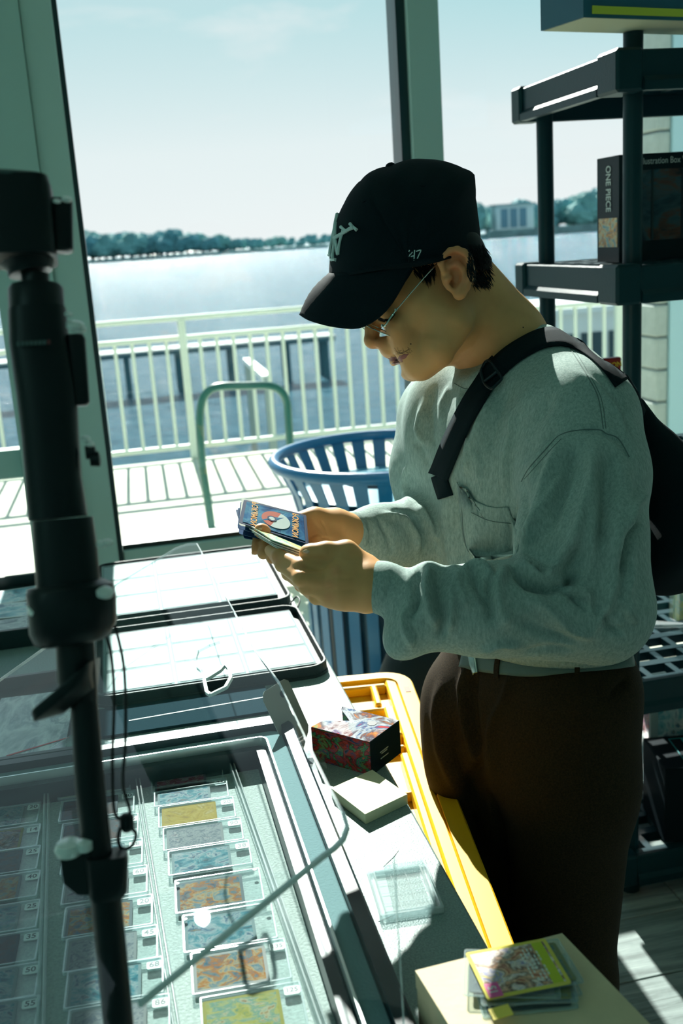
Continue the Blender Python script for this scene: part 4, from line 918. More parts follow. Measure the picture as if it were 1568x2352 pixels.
# ================================================================== CAMERA POLE on its tripod, close to the photographer
m_tp = mat('pole_black', (.002, .009, .011), .4, spec=.3); m_tg = mat('pole_grey', (.03, .07, .07), .4); m_shine = mat('pole_white', (.75, .82, .80), .2, coat=.6)
TD = .80; TZ = .8808
def TU(px, py, d=TD): return U(px, py, d)
tp = thing('camera_pole', (float(TU(240, 2200)[0]), float(TU(240, 2200)[1]), TZ), 'tall black camera pole with a bulky grip standing out of focus at the left', 'tripod')
KX = TD/F_PX
def seg(name, pts, m=None, n=24, sq=None):
    """pts: (px left, px right, py) down the axis, a turned part following the outline"""
    m = m or m_tp; V = []; P = [(TU((a+b)/2, y), (b-a)/2*KX) for a, b, y in pts]
    ax = (P[-1][0]-P[0][0]); ax /= np.linalg.norm(ax); u = np.cross(ax, [0, 1, 0]); u /= np.linalg.norm(u); w = np.cross(ax, u)
    for c, r in P:
        for j in range(n):
            an = 2*math.pi*j/n; cu, cw = math.cos(an), math.sin(an)
            if sq: e = 2/sq; cu = math.copysign(abs(cu)**e, cu); cw = math.copysign(abs(cw)**e, cw)
            V.append(c+(u*cu+w*cw)*r)
    Fc = [(i*n+j, (i+1)*n+j, (i+1)*n+(j+1) % n, i*n+(j+1) % n) for i in range(len(P)-1) for j in range(n)]
    Fc += [tuple(range(n)), tuple((len(P)-1)*n+j for j in range(n-1, -1, -1))]
    return MB().add(V, Fc).build(name, m, tp, True)
seg('camera_body', [(-42, 108, 428), (-46, 112, 421), (-46, 112, 424), (-44, 118, 440), (-40, 122, 470), (-38, 130, 600)], m_tp, sq=5)
seg('top_cap', [(-40, 106, 412), (-46, 112, 418), (-46, 112, 424)], m_tg, sq=5)
seg('side_module', [(118, 158, 458), (118, 166, 462), (118, 168, 575), (120, 160, 580)], m_tp, sq=4)
seg('neck_plate', [(-2, 128, 600), (16, 124, 612), (20, 120, 628)], m_tp)
seg('neck', [(50, 112, 628), (50, 112, 660)], m_tp)
seg('grip_collar', [(24, 138, 656), (20, 144, 664), (22, 146, 705), (22, 148, 712)], m_tp)
seg('grip', [(22, 150, 712), (24, 158, 790), (40, 176, 900), (52, 180, 1000), (60, 186, 1100), (68, 200, 1190)], m_tp, sq=3)
seg('grip_panel', [(150, 190, 770), (154, 196, 780), (168, 206, 925), (168, 200, 932)], m_tp, sq=4)
seg('grip_lower', [(76, 212, 1192), (80, 222, 1260), (88, 232, 1380)], m_tp, sq=3)
for a, b, y0, y1 in ((36, 90, 790, 792),): pass
seg('tilt_collar', [(66, 236, 1340), (62, 258, 1352), (66, 266, 1380), (70, 268, 1440), (82, 252, 1468), (100, 240, 1476)], m_tp, sq=2.6)
seg('collar_stem', [(128, 216, 1470), (132, 222, 1560), (150, 224, 1610)], m_tp)
seg('wing_nut', [(70, 236, 1568), (68, 238, 1574), (74, 236, 1596), (140, 230, 1606)], m_tp, sq=6)
seg('upper_pole', [(162, 222, 1600), (172, 240, 1800), (196, 262, 2000)], m_tp)
seg('clamp_block', [(196, 290, 1960), (198, 294, 1972), (204, 292, 2045), (210, 282, 2060)], m_tp, sq=4)
seg('lower_pole', [(206, 276, 2040), (222, 292, 2200), (238, 306, 2352), (262, 330, 2600)], m_tp)
for (px, py, r) in ((130, 462, 9), (152, 458, 12), (156, 722, 9), (170, 748, 20), (182, 757, 14), (232, 1250, 12), (246, 1246, 11), (238, 1360, 20), (84, 1400, 22), (196, 1008, 10), (206, 1020, 9)):
    c = TU(px, py, TD-.02); k = r*KX
    MB().lathe(c-np.array([0, 0, k*.5]), (.2, -.3, 1), [(0, k*.55), (k*.3, k), (k*.8, k), (k, k*.5)], 14).build('glint_button', m_shine, tp, True)  # pale knobs whose colour stands in for glints on the pole
for (px, py) in ((196, 1040), (206, 1056)):
    MB().lathe(TU(px, py, TD), (1, 0, 0), [(0, .005), (.007, .006), (.008, .003)], 12).build('side_knob', m_tp, tp, True)
# clamp lever with a pale thumb screw
c = TU(205, 1990)
MB().prism([TU(135, 1950, TD-.012), TU(205, 1962, TD-.012), TU(206, 2056, TD-.012), TU(178, 2056, TD-.012), TU(146, 2030, TD-.012)], M[:, 2], .02).build('clamp_lever', m_tp, tp)
MB().lathe(TU(160, 1958, TD-.008), (0, 0, 1), [(0, .010), (.004, .011), (.008, .009), (.009, .004)], 18).build('thumb_screw', m_shine, tp, True)
MB().lathe(TU(196, 1950, TD-.010), (0, 0, 1), [(0, .006), (.006, .006), (.007, .003)], 12).build('thumb_screw', m_shine, tp, True)
for i in range(8):
    c = TU(42+i*10, 790-i*.6, TD-.0262); MB().prism([c-M[:, 0]*.0012-M[:, 1]*.0016, c+M[:, 0]*.0012-M[:, 1]*.0016, c+M[:, 0]*.0012+M[:, 1]*.0016, c-M[:, 0]*.0012+M[:, 1]*.0016], -M[:, 2], .0004).build('print_mark', mat('dim_print', (.05, .09, .085), .5) if i < 7 else mat('dim_red', (.12, .01, .01), .5), tp)
# tripod foot standing on the table
fb = TU(296, 2600); ft = Vector((float(fb[0]), float(fb[1]), TZ))
seg('foot_hub', [(250, 340, 2560), (250, 340, 2620)], m_tp)
for k in range(3):
    a = k*2.1+.4; MB().tube([fb, (fb[0]+.10*math.cos(a), fb[1]+.10*math.sin(a)-.03, TZ+.006)], [.008, .006], 10).build('leg', m_tp, tp, True)
# wrist cord hanging from the grip
cd = thing('wrist_cord', tuple(TU(262, 1480)), 'thin black looped cord with a bead hanging beside the camera pole', 'cord')
c1 = smooth_path([TU(*p, TD+.01) for p in ((236, 1440), (254, 1500), (262, 1600), (258, 1750), (262, 1860), (280, 1885))]); c2 = smooth_path([TU(*p, TD+.01) for p in ((250, 1400), (270, 1460), (286, 1550), (288, 1700), (282, 1800), (298, 1860), (296, 1888))])
MB().tube(c1, .0013, 8).build('strand', m_tp, cd, True); MB().tube(c2, .0013, 8).build('strand', m_tp, cd, True)
MB().lathe(TU(290, 1868, TD+.01), TU(292, 1908, TD+.01)-TU(290, 1868, TD+.01), [(0, .003), (.002, .0055), (.011, .0055), (.014, .003)], 14).build('bead', m_tp, cd, True)
lp = [TU(*p, TD+.01) for p in ((276, 1900), (271, 1925), (276, 1945), (290, 1950), (306, 1938), (312, 1915), (300, 1900))]
MB().tube(smooth_path(lp), .0014, 8).build('loop', m_tp, cd, True)

# ================================================================== THE MAN: implicit surfaces polygonised
# every solid is measured in the sight frame (x right, y down, z away) and turned into the world at the end
SM = 1.07                # the man, depths and size alike, scaled up about the camera
def C(px, py, d): return np.array([(px-CX)/F_PX*d, (py-CY)/F_PX*d, d])
class Field:
    def __init__(s, lo, hi, h):
        s.h = h; s.lo = np.array(lo, float); n = np.ceil((np.array(hi)-s.lo)/h).astype(int)+1
        s.ax = [s.lo[i]+h*np.arange(n[i]) for i in range(3)]; s.F = np.full(tuple(n), 1.0, np.float32)
    def _sl(s, lo, hi):
        r = []
        for i in range(3):
            a = int(max(0, math.floor((lo[i]-s.lo[i])/s.h))); b = int(min(len(s.ax[i]), math.ceil((hi[i]-s.lo[i])/s.h)+1))
            if b <= a: return None
            r.append(slice(a, b))
        return tuple(r)
    def _g(s, sl): return [s.ax[0][sl[0]][:, None, None], s.ax[1][sl[1]][None, :, None], s.ax[2][sl[2]][None, None, :]]
    def _put(s, sl, d, k, op):
        A = s.F[sl]; d = d.astype(np.float32)
        if op == 'add':
            if k <= 0: A = np.minimum(A, d)
            else: h = np.clip(.5+.5*(A-d)/k, 0, 1); A = A*(1-h)+d*h-k*h*(1-h)
        else:
            if k <= 0: A = np.maximum(A, -d)
            else: h = np.clip(.5-.5*(A+d)/k, 0, 1); A = A*(1-h)-d*h+k*h*(1-h)
        s.F[sl] = A
    def cap(s, a, b, ra, rb, k=.01, op='add'):
        a = np.array(a, float); b = np.array(b, float); R = max(ra, rb)+k*1.2+3*s.h
        sl = s._sl(np.minimum(a, b)-R, np.maximum(a, b)+R)
        if sl is None: return s
        X, Y, Zc = s._g(sl); ba = b-a; L2 = max(ba.dot(ba), 1e-12)
        px, py, pz = X-a[0], Y-a[1], Zc-a[2]
        t = np.clip((px*ba[0]+py*ba[1]+pz*ba[2])/L2, 0, 1)
        d = np.sqrt((px-ba[0]*t)**2+(py-ba[1]*t)**2+(pz-ba[2]*t)**2)-(ra+(rb-ra)*t)
        s._put(sl, d, k, op); return s
    def chain(s, P, r, k=.006, op='add'):
        r = r if hasattr(r, '__len__') else [r]*len(P)
        for i in range(len(P)-1): s.cap(P[i], P[i+1], r[i], r[i+1], k, op)
        return s
    def ell(s, c, r, R=None, k=.01, op='add'):
        c = np.array(c, float); r = np.array(r, float); R = np.eye(3) if R is None else R   # rows = axes
        E = np.abs(R.T) @ r + k*1.2+3*s.h
        sl = s._sl(c-E, c+E)
        if sl is None: return s
        X, Y, Zc = s._g(sl); px, py, pz = X-c[0], Y-c[1], Zc-c[2]
        q = [px*R[i][0]+py*R[i][1]+pz*R[i][2] for i in range(3)]
        k0 = np.sqrt(sum((q[i]/r[i])**2 for i in range(3))); k1 = np.sqrt(sum((q[i]/r[i]**2)**2 for i in range(3)))+1e-9
        s._put(sl, k0*(k0-1)/k1, k, op); return s
    def cut(s, p, n, k=.01):
        """keep the side n points away from"""
        n = np.array(n, float); n /= np.linalg.norm(n); sl = (slice(None),)*3; X, Y, Zc = s._g(sl)
        d = (X-p[0])*n[0]+(Y-p[1])*n[1]+(Zc-p[2])*n[2]; A = s.F; h = np.clip(.5-.5*(A-d)/k, 0, 1) if k > 0 else (A < d)*1.
        s.F = (A*(1-h)+d*h+k*h*(1-h)).astype(np.float32); return s
    def surf(s):
        Fd = s.F; n = Fd.shape; S = Fd < 0
        c = [S[i:n[0]-1+i, j:n[1]-1+j, k:n[2]-1+k] for i in (0, 1) for j in (0, 1) for k in (0, 1)]
        cnt = sum(q.astype(np.int8) for q in c); mask = (cnt > 0) & (cnt < 8)
        I, J, K = np.nonzero(mask); idx = np.full(mask.shape, -1, np.int64); idx[I, J, K] = np.arange(len(I))
        acc = np.zeros((len(I), 3)); w = np.zeros(len(I))
        cor = [(i, j, k) for i in (0, 1) for j in (0, 1) for k in (0, 1)]
        for a in range(8):
            for b in range(a+1, 8):
                A, Bq = cor[a], cor[b]
                if sum(abs(A[q]-Bq[q]) for q in range(3)) != 1: continue
                fa = Fd[I+A[0], J+A[1], K+A[2]]; fb = Fd[I+Bq[0], J+Bq[1], K+Bq[2]]; m_ = (fa < 0) != (fb < 0)
                t = np.where(m_, fa/(fa-fb+1e-20), 0)
                for q in range(3): acc[:, q] += np.where(m_, A[q]+(Bq[q]-A[q])*t, 0)
                w += m_
        V = (np.stack([I, J, K], 1)+acc/w[:, None])*s.h+s.lo
        Q = []
        for ax in range(3):
            o = [0, 0, 0]; o[ax] = 1
            a = S[:n[0]-o[0], :n[1]-o[1], :n[2]-o[2]]; b = S[o[0]:, o[1]:, o[2]:]
            e = np.nonzero(a != b); e = np.stack(e, 1); u, v = [(1, 2), (2, 0), (0, 1)][ax]
            ok = (e[:, u] > 0) & (e[:, v] > 0) & (e[:, u] < n[u]-1) & (e[:, v] < n[v]-1); e = e[ok]
            def cell(du, dv):
                g = e.copy(); g[:, u] -= du; g[:, v] -= dv; return idx[g[:, 0], g[:, 1], g[:, 2]]
            q = np.stack([cell(1, 1), cell(0, 1), cell(0, 0), cell(1, 0)], 1)
            inside = a[tuple(e.T)]; q[~inside] = q[~inside][:, ::-1]; Q.append(q)
        return V, np.concatenate(Q)
def normals(V, Q):
    a, b, c, d = (V[Q[:, i]] for i in range(4)); n = np.cross(c-a, d-b); N_ = np.zeros_like(V)
    for i in range(4): np.add.at(N_, Q[:, i], n)
    return N_/(np.linalg.norm(N_, axis=1)[:, None]+1e-12)
def relax(V, Q, it=1, lam=.5):
    E = np.concatenate([Q[:, [0, 1]], Q[:, [1, 2]], Q[:, [2, 3]], Q[:, [3, 0]]])
    for _ in range(it):
        A = np.zeros_like(V); w = np.zeros(len(V)); np.add.at(A, E[:, 0], V[E[:, 1]]); np.add.at(w, E[:, 0], 1); np.add.at(A, E[:, 1], V[E[:, 0]]); np.add.at(w, E[:, 1], 1)
        V = np.where(w[:, None] > 0, V*(1-lam)+A/np.maximum(w, 1)[:, None]*lam, V)
    return V
def sculpt(V, Q, strokes, dscale=1.):
    """push the skin along its normal in soft strokes: (points px, width px, height mm, depth range)"""
    N_ = normals(V, Q); u = CX+F_PX*V[:, 0]/V[:, 2]; v = CY+F_PX*V[:, 1]/V[:, 2]; fac = np.clip(-N_[:, 2]*1.6, 0, 1); out = V.copy()
    for st in strokes:
        P, w, h = st[0], st[1], st[2]; dr = st[3] if len(st) > 3 else None
        P = np.array(P, float); lo, hi = P.min(0)-3*w, P.max(0)+3*w
        I = np.nonzero((u > lo[0]) & (u < hi[0]) & (v > lo[1]) & (v < hi[1]) & (fac > 0))[0]
        if dr is not None: I = I[(V[I, 2] > dr[0]) & (V[I, 2] < dr[1])]
        if len(I) == 0: continue
        best = np.full(len(I), 1e9); tt_ = np.zeros(len(I)); n = len(P)-1
        for k in range(n):
            a, b = P[k], P[k+1]; ba = b-a; L2 = ba.dot(ba)+1e-9; t = np.clip(((u[I]-a[0])*ba[0]+(v[I]-a[1])*ba[1])/L2, 0, 1)
            d = np.hypot(u[I]-a[0]-ba[0]*t, v[I]-a[1]-ba[1]*t); m_ = d < best; best[m_] = d[m_]; tt_[m_] = (k+t[m_])/n
        ends = np.clip(np.minimum(tt_, 1-tt_)*5+.15, 0, 1)
        out[I] += N_[I]*(h*.001*np.exp(-(best/w)**2)*fac[I]*ends)[:, None]
    return out
def world(V): return O+(np.asarray(V)*SM)@M.T
def solid(name, V, Q, m, parent, origin=None):
    W_ = world(V); o = mesh(name, W_, Q, m, parent, True, origin=origin); return o
def bvh_of(V, Q): return BVHTree.FromPolygons([tuple(p) for p in world(V)], [tuple(int(i) for i in q) for q in Q])
def hit(bv, px, py, lift=0.):
    r = ray(px, py); d = Vector(r).normalized(); loc, n, i, t = bv.ray_cast(Vector(O), d)
    if loc is None: return None
    if n.dot(d) > 0: n = -n
    return loc+n*lift, n
def on_bvh(bv, P, lift): return [q[0] for q in (hit(bv, *p, lift) for p in P) if q]
def frameR(*rows): return np.array([np.array(r, float)/np.linalg.norm(r) for r in rows])
def rotz(px_dir):  # orthonormal frame: first axis along px direction in the picture plane, second perpendicular, third depth
    a = np.array([px_dir[0], px_dir[1], 0.]); a /= np.linalg.norm(a); return np.array([a, [-a[1], a[0], 0], [0, 0, 1.]])
def skin_mat():
    m = bpy.data.materials.new('skin'); m.use_nodes = True; t = m.node_tree; p = t.nodes['Principled BSDF']
    co = N(t, 'ShaderNodeTexCoord'); z = N(t, 'ShaderNodeTexNoise', inp={'Scale': 26, 'Detail': 4}); L(t, co.outputs['Object'], z.inputs['Vector'])
    r = ramp(t, [(.3, (.66, .34, .135)), (.7, (.74, .40, .165))]); L(t, z.outputs['Fac'], r.inputs[0])
    # redder ears, nose tip, knuckles come from a colour attribute painted at build time
    at = N(t, 'ShaderNodeAttribute', attribute_name='flush'); x = N(t, 'ShaderNodeMixRGB'); L(t, at.outputs['Fac'], x.inputs[0]); L(t, r.outputs[0], x.inputs[1]); x.inputs[2].default_value = (.66, .19, .09, 1)
    L(t, x.outputs[0], p.inputs['Base Color']); p.inputs['Roughness'].default_value = .5; p.inputs['Specular IOR Level'].default_value = .35
    p.inputs['Subsurface Weight'].default_value = .12; p.inputs['Subsurface Radius'].default_value = (.008, .003, .0015); p.inputs['Subsurface Scale'].default_value = 1.
    z2 = N(t, 'ShaderNodeTexNoise', inp={'Scale': 700, 'Detail': 2}); L(t, co.outputs['Object'], z2.inputs['Vector']); b = N(t, 'ShaderNodeBump', inp={'Strength': .12, 'Distance': .0006}); L(t, z2.outputs['Fac'], b.inputs['Height']); L(t, b.outputs[0], p.inputs['Normal'])
    return m
m_skin = skin_mat()
def cloth(name, c1, c2, sc_=260, bump=.5, aniso=(1, 1, 1), rough=.85, sheen=.0):
    m = bpy.data.materials.new(name); m.use_nodes = True; t = m.node_tree; p = t.nodes['Principled BSDF']; p.inputs['Roughness'].default_value = rough; p.inputs['Specular IOR Level'].default_value = .12; p.inputs['Sheen Weight'].default_value = sheen; p.inputs['Sheen Roughness'].default_value = .4
    co = N(t, 'ShaderNodeTexCoord'); mp_ = N(t, 'ShaderNodeMapping'); mp_.inputs['Scale'].default_value = aniso; L(t, co.outputs['Object'], mp_.inputs[0])
    z = N(t, 'ShaderNodeTexNoise', inp={'Scale': sc_, 'Detail': 5, 'Roughness': .75}); L(t, mp_.outputs[0], z.inputs['Vector']); r = ramp(t, [(.34, c1), (.66, c2)]); L(t, z.outputs['Fac'], r.inputs[0]); L(t, r.outputs[0], p.inputs['Base Color'])
    b = N(t, 'ShaderNodeBump', inp={'Strength': bump, 'Distance': .0008}); L(t, z.outputs['Fac'], b.inputs['Height']); L(t, b.outputs[0], p.inputs['Normal']); return m
m_shirt = cloth('shirt_heather_grey', (.23, .325, .30), (.42, .53, .50), 300, .5, (1, 1, .35))
m_trou = cloth('trouser_brown_wool', (.015, .010, .006), (.042, .028, .012), 400, .6)
m_cap = cloth('cap_cotton', (.002, .009, .013), (.004, .015, .020), 500, .4)
m_strap = cloth('strap_webbing', (.002, .010, .014), (.004, .016, .020), 700, .5)
m_hair = mat('hair_black', (.002, .006, .008), .55, spec=.25)
m_chrome = mat('glasses_metal', (.55, .66, .60), .18, 1.)
DH = 1.42                                   # depth of the head's middle
hip_w = np.array([.57, 1.42, 0.])
man = thing('person', (float(hip_w[0]), float(hip_w[1]), 0), 'man in black cap, glasses and grey long-sleeved shirt looking down at cards in his hands', 'person')
down = M.T @ np.array([0, 0, -1.])          # world down in the sight frame

# ---- head, neck and ear
def H_(px, py, dz=0.): return C(px, py, DH+dz)
KH = DH/F_PX
hf = Field(C(800, 440, DH)-np.array([0, 0, .11]), C(1290, 920, DH)+np.array([0, 0, .15]), .00155)
hf.ell(H_(962, 560), (128*KH, 122*KH, .071), rotz((.97, -.22)), 0)                      # skull
FR = rotz((.53, .85))                                                                    # face line, brow to chin
hf.ell(H_(935, 700), (112*KH, 62*KH, .058), FR, .03)                                     # front of the face
hf.ell(H_(985, 725), (95*KH, 80*KH, .062), rotz((.6, .8)), .03)                          # cheeks and jaw
for s in (-1, 1):
    hf.chain([H_(1040, 740, .048*s), H_(1010, 800, .044*s), H_(965, 838, .026*s), H_(947, 846, .010*s)], [.026, .020, .016, .0125], .022)   # jaw line
    hf.ell(H_(915, 758, .036*s), (36*KH, 26*KH, .022), FR, .02)                          # cheekbone
    hf.ell(H_(897, 722, .030*s), (20*KH, 15*KH, .014), FR, .010)                          # eyelid bulge
    hf.ell(H_(872, 712, .026*s), (26*KH, 13*KH, .022), rotz((.4, .9)), .014)             # brow
    hf.ell(H_(935, 800, .030*s), (34*KH, 26*KH, .020), FR, .02)
hf.ell(H_(940, 849), (15*KH, 15*KH, .016), None, .014)                                   # chin
hf.ell(H_(880, 742, -.031), (15*KH, 8*KH, .006), rotz((.9, .3)), .010, 'sub')            # hollow under the lid
hf.ell(H_(880, 742, .031), (15*KH, 8*KH, .006), rotz((.9, .3)), .010, 'sub')
hf.chain([H_(866, 722), H_(856, 752), H_(852, 779)], [.0075, .0088, .0098], .008)          # nose ridge and tip
hf.ell(H_(856, 786), (16*KH, 14.5*KH, .0115), None, .006)
for s in (-1, 1):
    hf.ell(H_(878, 786, .011*s), (17*KH, 11*KH, .0075), rotz((.95, -.3)), .006)           # wings
    hf.ell(H_(868, 801, .006*s), (6*KH, 3.5*KH, .003), rotz((.9, -.3)), .003, 'sub')      # nostrils
hf.ell(H_(893, 802), (24*KH, 17*KH, .024), rotz((.7, .7)), .010)                          # muzzle
hf.ell(H_(889, 812), (15*KH, 8*KH, .018), rotz((.85, .5)), .005)                          # upper lip
hf.ell(H_(907, 830), (12.5*KH, 12.5*KH, .017), rotz((.8, .6)), .004)                      # lower lip
hf.chain([H_(885, 823, -.006), H_(900, 821, -.018), H_(925, 814, -.030)], [.0012, .0014, .0008], .003, 'sub')   # mouth line, near half
hf.chain([H_(885, 823, .006), H_(900, 821, .018), H_(925, 814, .030)], [.0012, .0014, .0008], .003, 'sub')
hf.chain([H_(893, 824, 0), H_(896, 824, -.016)], [.0014, .0012], .002, 'sub')
hf.ell(H_(916, 846), (9*KH, 6*KH, .014), rotz((.8, .6)), .008, 'sub')                     # under the lower lip
hf.cap(H_(1040, 668, .005), C(1150, 790, 1.47), .053, .056, .03)                        # neck
hf.cap(H_(1082, 635, .005), C(1195, 778, 1.49), .028, .036, .03)
hf.cap(C(1150, 790, 1.47), C(1175, 900, 1.50), .059, .075, .02)
hf.ell(H_(1046, 830, -.012), (20*KH, 12*KH, .03), rotz((.8, -.6)), .02, 'sub')
# ear: shell, helix rim, hollow, tragus, lobe (both sides)
for s in (-1, 1):
    e0 = .072
    def E_(px, py, dz=0.): return H_(px, py, s*(e0+dz))
    hf.ell(E_(1046, 620, .004), (33*KH, 50*KH, .008), rotz((1, .12)), .008)
    helix = [(1018, 622), (1012, 604), (1020, 588), (1034, 576), (1050, 573), (1066, 580), (1077, 596), (1081, 618), (1079, 640), (1072, 660), (1062, 676)]
    hf.chain([E_(x, y, .010+.004*math.sin(i/10*3.1)) for i, (x, y) in enumerate(helix)], [.0042]*5+[.0045]*3+[.0040]*3, .003)
    hf.ell(E_(1053, 674, .008), (13*KH, 15*KH, .0065), None, .006)
    hf.ell(E_(1047, 634, .014), (15*KH, 23*KH, .010), rotz((1, -.25)), .004, 'sub')
    hf.chain([E_(1046, 590, .014), E_(1062, 598, .014), E_(1071, 620, .014), E_(1068, 645, .014)], [.002, .0028, .0024, .0015], .003, 'sub')
    hf.ell(E_(1030, 600, .014), (7*KH, 9*KH, .005), None, .004, 'sub')
    hf.ell(E_(1040, 650, .010), (6*KH, 12*KH, .010), rotz((.8, -.5)), .003, 'sub')
    hf.chain([E_(1030, 612, .009), E_(1050, 606, .012), E_(1064, 618, .011), E_(1066, 640, .010), E_(1056, 660, .010)], [.003, .0032, .003, .003, .003], .004)
    hf.ell(E_(1030, 640, .009), (6*KH, 11*KH, .004), rotz((.5, .9)), .004)
HV, HQ = hf.surf(); HV = relax(HV, HQ, 2)
HV = sculpt(HV, HQ, [([(1110, 752), (1085, 790), (1045, 825)], 7, -1.0), ([(1104, 760), (1076, 800)], 5, .6), ([(905, 792), (915, 805), (926, 815)], 6, -.7), ([(893, 745), (915, 752), (935, 750)], 6, -.5), ([(1120, 720), (1140, 790), (1150, 830)], 22, 1.6), ([(1000, 700), (990, 780)], 30, -1.2)])
bv_head = bvh_of(HV, HQ)

# ---- hands
hd = Field(C(560, 1130, 1.22)-np.array([0, 0, .08]), C(900, 1440, 1.30)+np.array([0.03, 0, .20]), .00135)
def fing(P, r, k=.004): hd.chain([C(*p) for p in P], r, k)
# near (left) hand: wrist, back of the hand, thumb along the cards, fingers under them
hd.chain([C(900, 1350, 1.235), C(850, 1345, 1.235), C(810, 1338, 1.235)], [.027, .026, .022], .01)
hd.chain([C(835, 1322, 1.24), C(790, 1310, 1.24), C(765, 1312, 1.242)], [.019, .018, .012], .014)
hd.chain([C(835, 1345, 1.228), C(780, 1340, 1.226), C(752, 1342, 1.228)], [.022, .018, .012], .014)
hd.chain([C(835, 1368, 1.232), C(785, 1368, 1.228), C(757, 1372, 1.232)], [.018, .014, .0105], .014)
fing([(830, 1300, 1.245), (795, 1268, 1.240), (748, 1266, 1.238), (712, 1270, 1.240), (705, 1270, 1.241)], [.017, .0125, .0098, .0088, .0078], .010)
fing([(768, 1310, 1.240), (690, 1302, 1.232), (640, 1276, 1.262), (620, 1264, 1.285)], [.0118, .0092, .0080, .0068])
fing([(758, 1340, 1.226), (690, 1328, 1.220), (648, 1298, 1.255), (632, 1280, 1.280)], [.0115, .0092, .0080, .0068])
fing([(756, 1362, 1.228), (704, 1348, 1.226), (662, 1318, 1.262), (650, 1298, 1.285)], [.0110, .0088, .0076, .0065])
fing([(762, 1376, 1.232), (726, 1372, 1.240), (690, 1345, 1.272), (680, 1325, 1.290)], [.0098, .0080, .0068, .0058])
hd.ell(C(770, 1287, 1.250), (.010, .0065, .012), None, .008)      # web of the thumb
# far (right) hand: palm behind the cards, fingertips curling under, thumb over the face
hd.chain([C(800, 1222, 1.42), C(765, 1215, 1.405), C(735, 1212, 1.395)], [.026, .026, .022], .012)
hd.ell(C(728, 1215, 1.392), (.026, .024, .016), rotz((1, .3)), .012)
hd.ell(C(745, 1240, 1.380), (.022, .014, .014), rotz((1, .1)), .010)
hd.chain([C(720, 1190, 1.385), C(690, 1196, 1.380)], [.014, .012], .010)
for i, (bx_, by_, mx_, my_, tx_, ty_) in enumerate(((700, 1236, 622, 1230, 584, 1262), (708, 1246, 640, 1246, 604, 1272), (716, 1254, 655, 1258, 624, 1282), (724, 1262, 672, 1268, 644, 1290))):
    fing([(bx_, by_, 1.385), (mx_, my_, 1.375-.012*i), (tx_+3, ty_-14, 1.335-.012*i), (tx_, ty_, 1.318-.012*i)], [.0100, .0088, .0080, .0070])
fing([(712, 1215, 1.385), (665, 1232, 1.375), (622, 1230, 1.345), (602, 1220, 1.316), (598, 1216, 1.311)], [.013, .0095, .0088, .0082, .0072], .006)
DV, DQ = hd.surf(); DV = relax(DV, DQ, 1)
DV = sculpt(DV, DQ, [([(690, 1292), (688, 1306), (691, 1314)], 3, -.5), ([(752, 1258), (755, 1268), (753, 1276)], 2.5, -.5), ([(745, 1258), (747, 1270)], 2, -.4), ([(760, 1325), (790, 1328), (820, 1325)], 7, -.8), ([(760, 1356), (790, 1356), (825, 1352)], 7, -.7), ([(768, 1300), (772, 1312)], 8, .8), ([(752, 1334), (756, 1346)], 8, .8),
    ([(722, 1200), (740, 1225), (745, 1240)], 3, -.9), ([(735, 1192), (748, 1215), (752, 1232)], 3, -.8), ([(712, 1232), (730, 1226), (752, 1240)], 3, -.9), ([(728, 1238), (748, 1234), (766, 1244)], 2.5, -.7)])
# torso core, arms and legs inside the clothes, so that the figure is whole
bf = Field(np.array([-.05, -.34, 1.05]), np.array([.66, 1.36, 2.35]), .008)
S1, S2 = C(1335, 965, 1.345), C(1020, 965, 1.63)
bf.cap(S1, S2, .055, .055, .03); bf.cap(C(1175, 860, 1.49), C(1225, 1100, 1.50), .05, .095, .05); bf.cap(C(1225, 1100, 1.50), C(1220, 1500, 1.54), .095, .095, .05)
bf.chain([S1, C(1400, 1395, 1.27), C(1150, 1395, 1.23), C(900, 1350, 1.235)], [.05, .042, .035, .026], .02)
bf.chain([S2, C(1020, 1215, 1.60), C(900, 1225, 1.50), C(800, 1222, 1.42)], [.042, .036, .027, .021], .02)
def BW(x, y, z): return M.T @ (np.array([x, y, z])-O)/SM
LEGS = dict(near=[C(1320, 1600, 1.47), BW(.594, 1.36, .42), BW(.64, 1.42, .08)], far=[C(1130, 1600, 1.60), BW(.551, 1.57, .42), BW(.60, 1.62, .08)])
for k_ in LEGS: bf.chain(LEGS[k_], [.075, .055, .042], .03)
CV, CQ = bf.surf()
allV = np.concatenate([HV, DV, CV]); allQ = np.concatenate([HQ, DQ+len(HV), CQ+len(HV)+len(DV)])
body = solid('body', allV, allQ, m_skin, man)
at = body.data.attributes.new('flush', 'FLOAT', 'POINT')
u = CX+F_PX*allV[:, 0]/allV[:, 2]; v = CY+F_PX*allV[:, 1]/allV[:, 2]
fl = np.zeros(len(allV))
def blob(cx, cy, r, a): 
    global fl
    fl = np.maximum(fl, a*np.exp(-((u-cx)**2+(v-cy)**2)/(r*r)))
for q in ((1046, 600, 40, .75), (1052, 640, 40, .6), (862, 785, 24, .45), (930, 770, 35, .18), (770, 1312, 16, .3), (755, 1342, 16, .3), (755, 1372, 14, .3), (690, 1302, 14, .25), (602, 1216, 12, .5), (590, 1262, 18, .4), (630, 1285, 16, .4)): blob(*q)
at.data.foreach_set('value', fl.astype(np.float32))
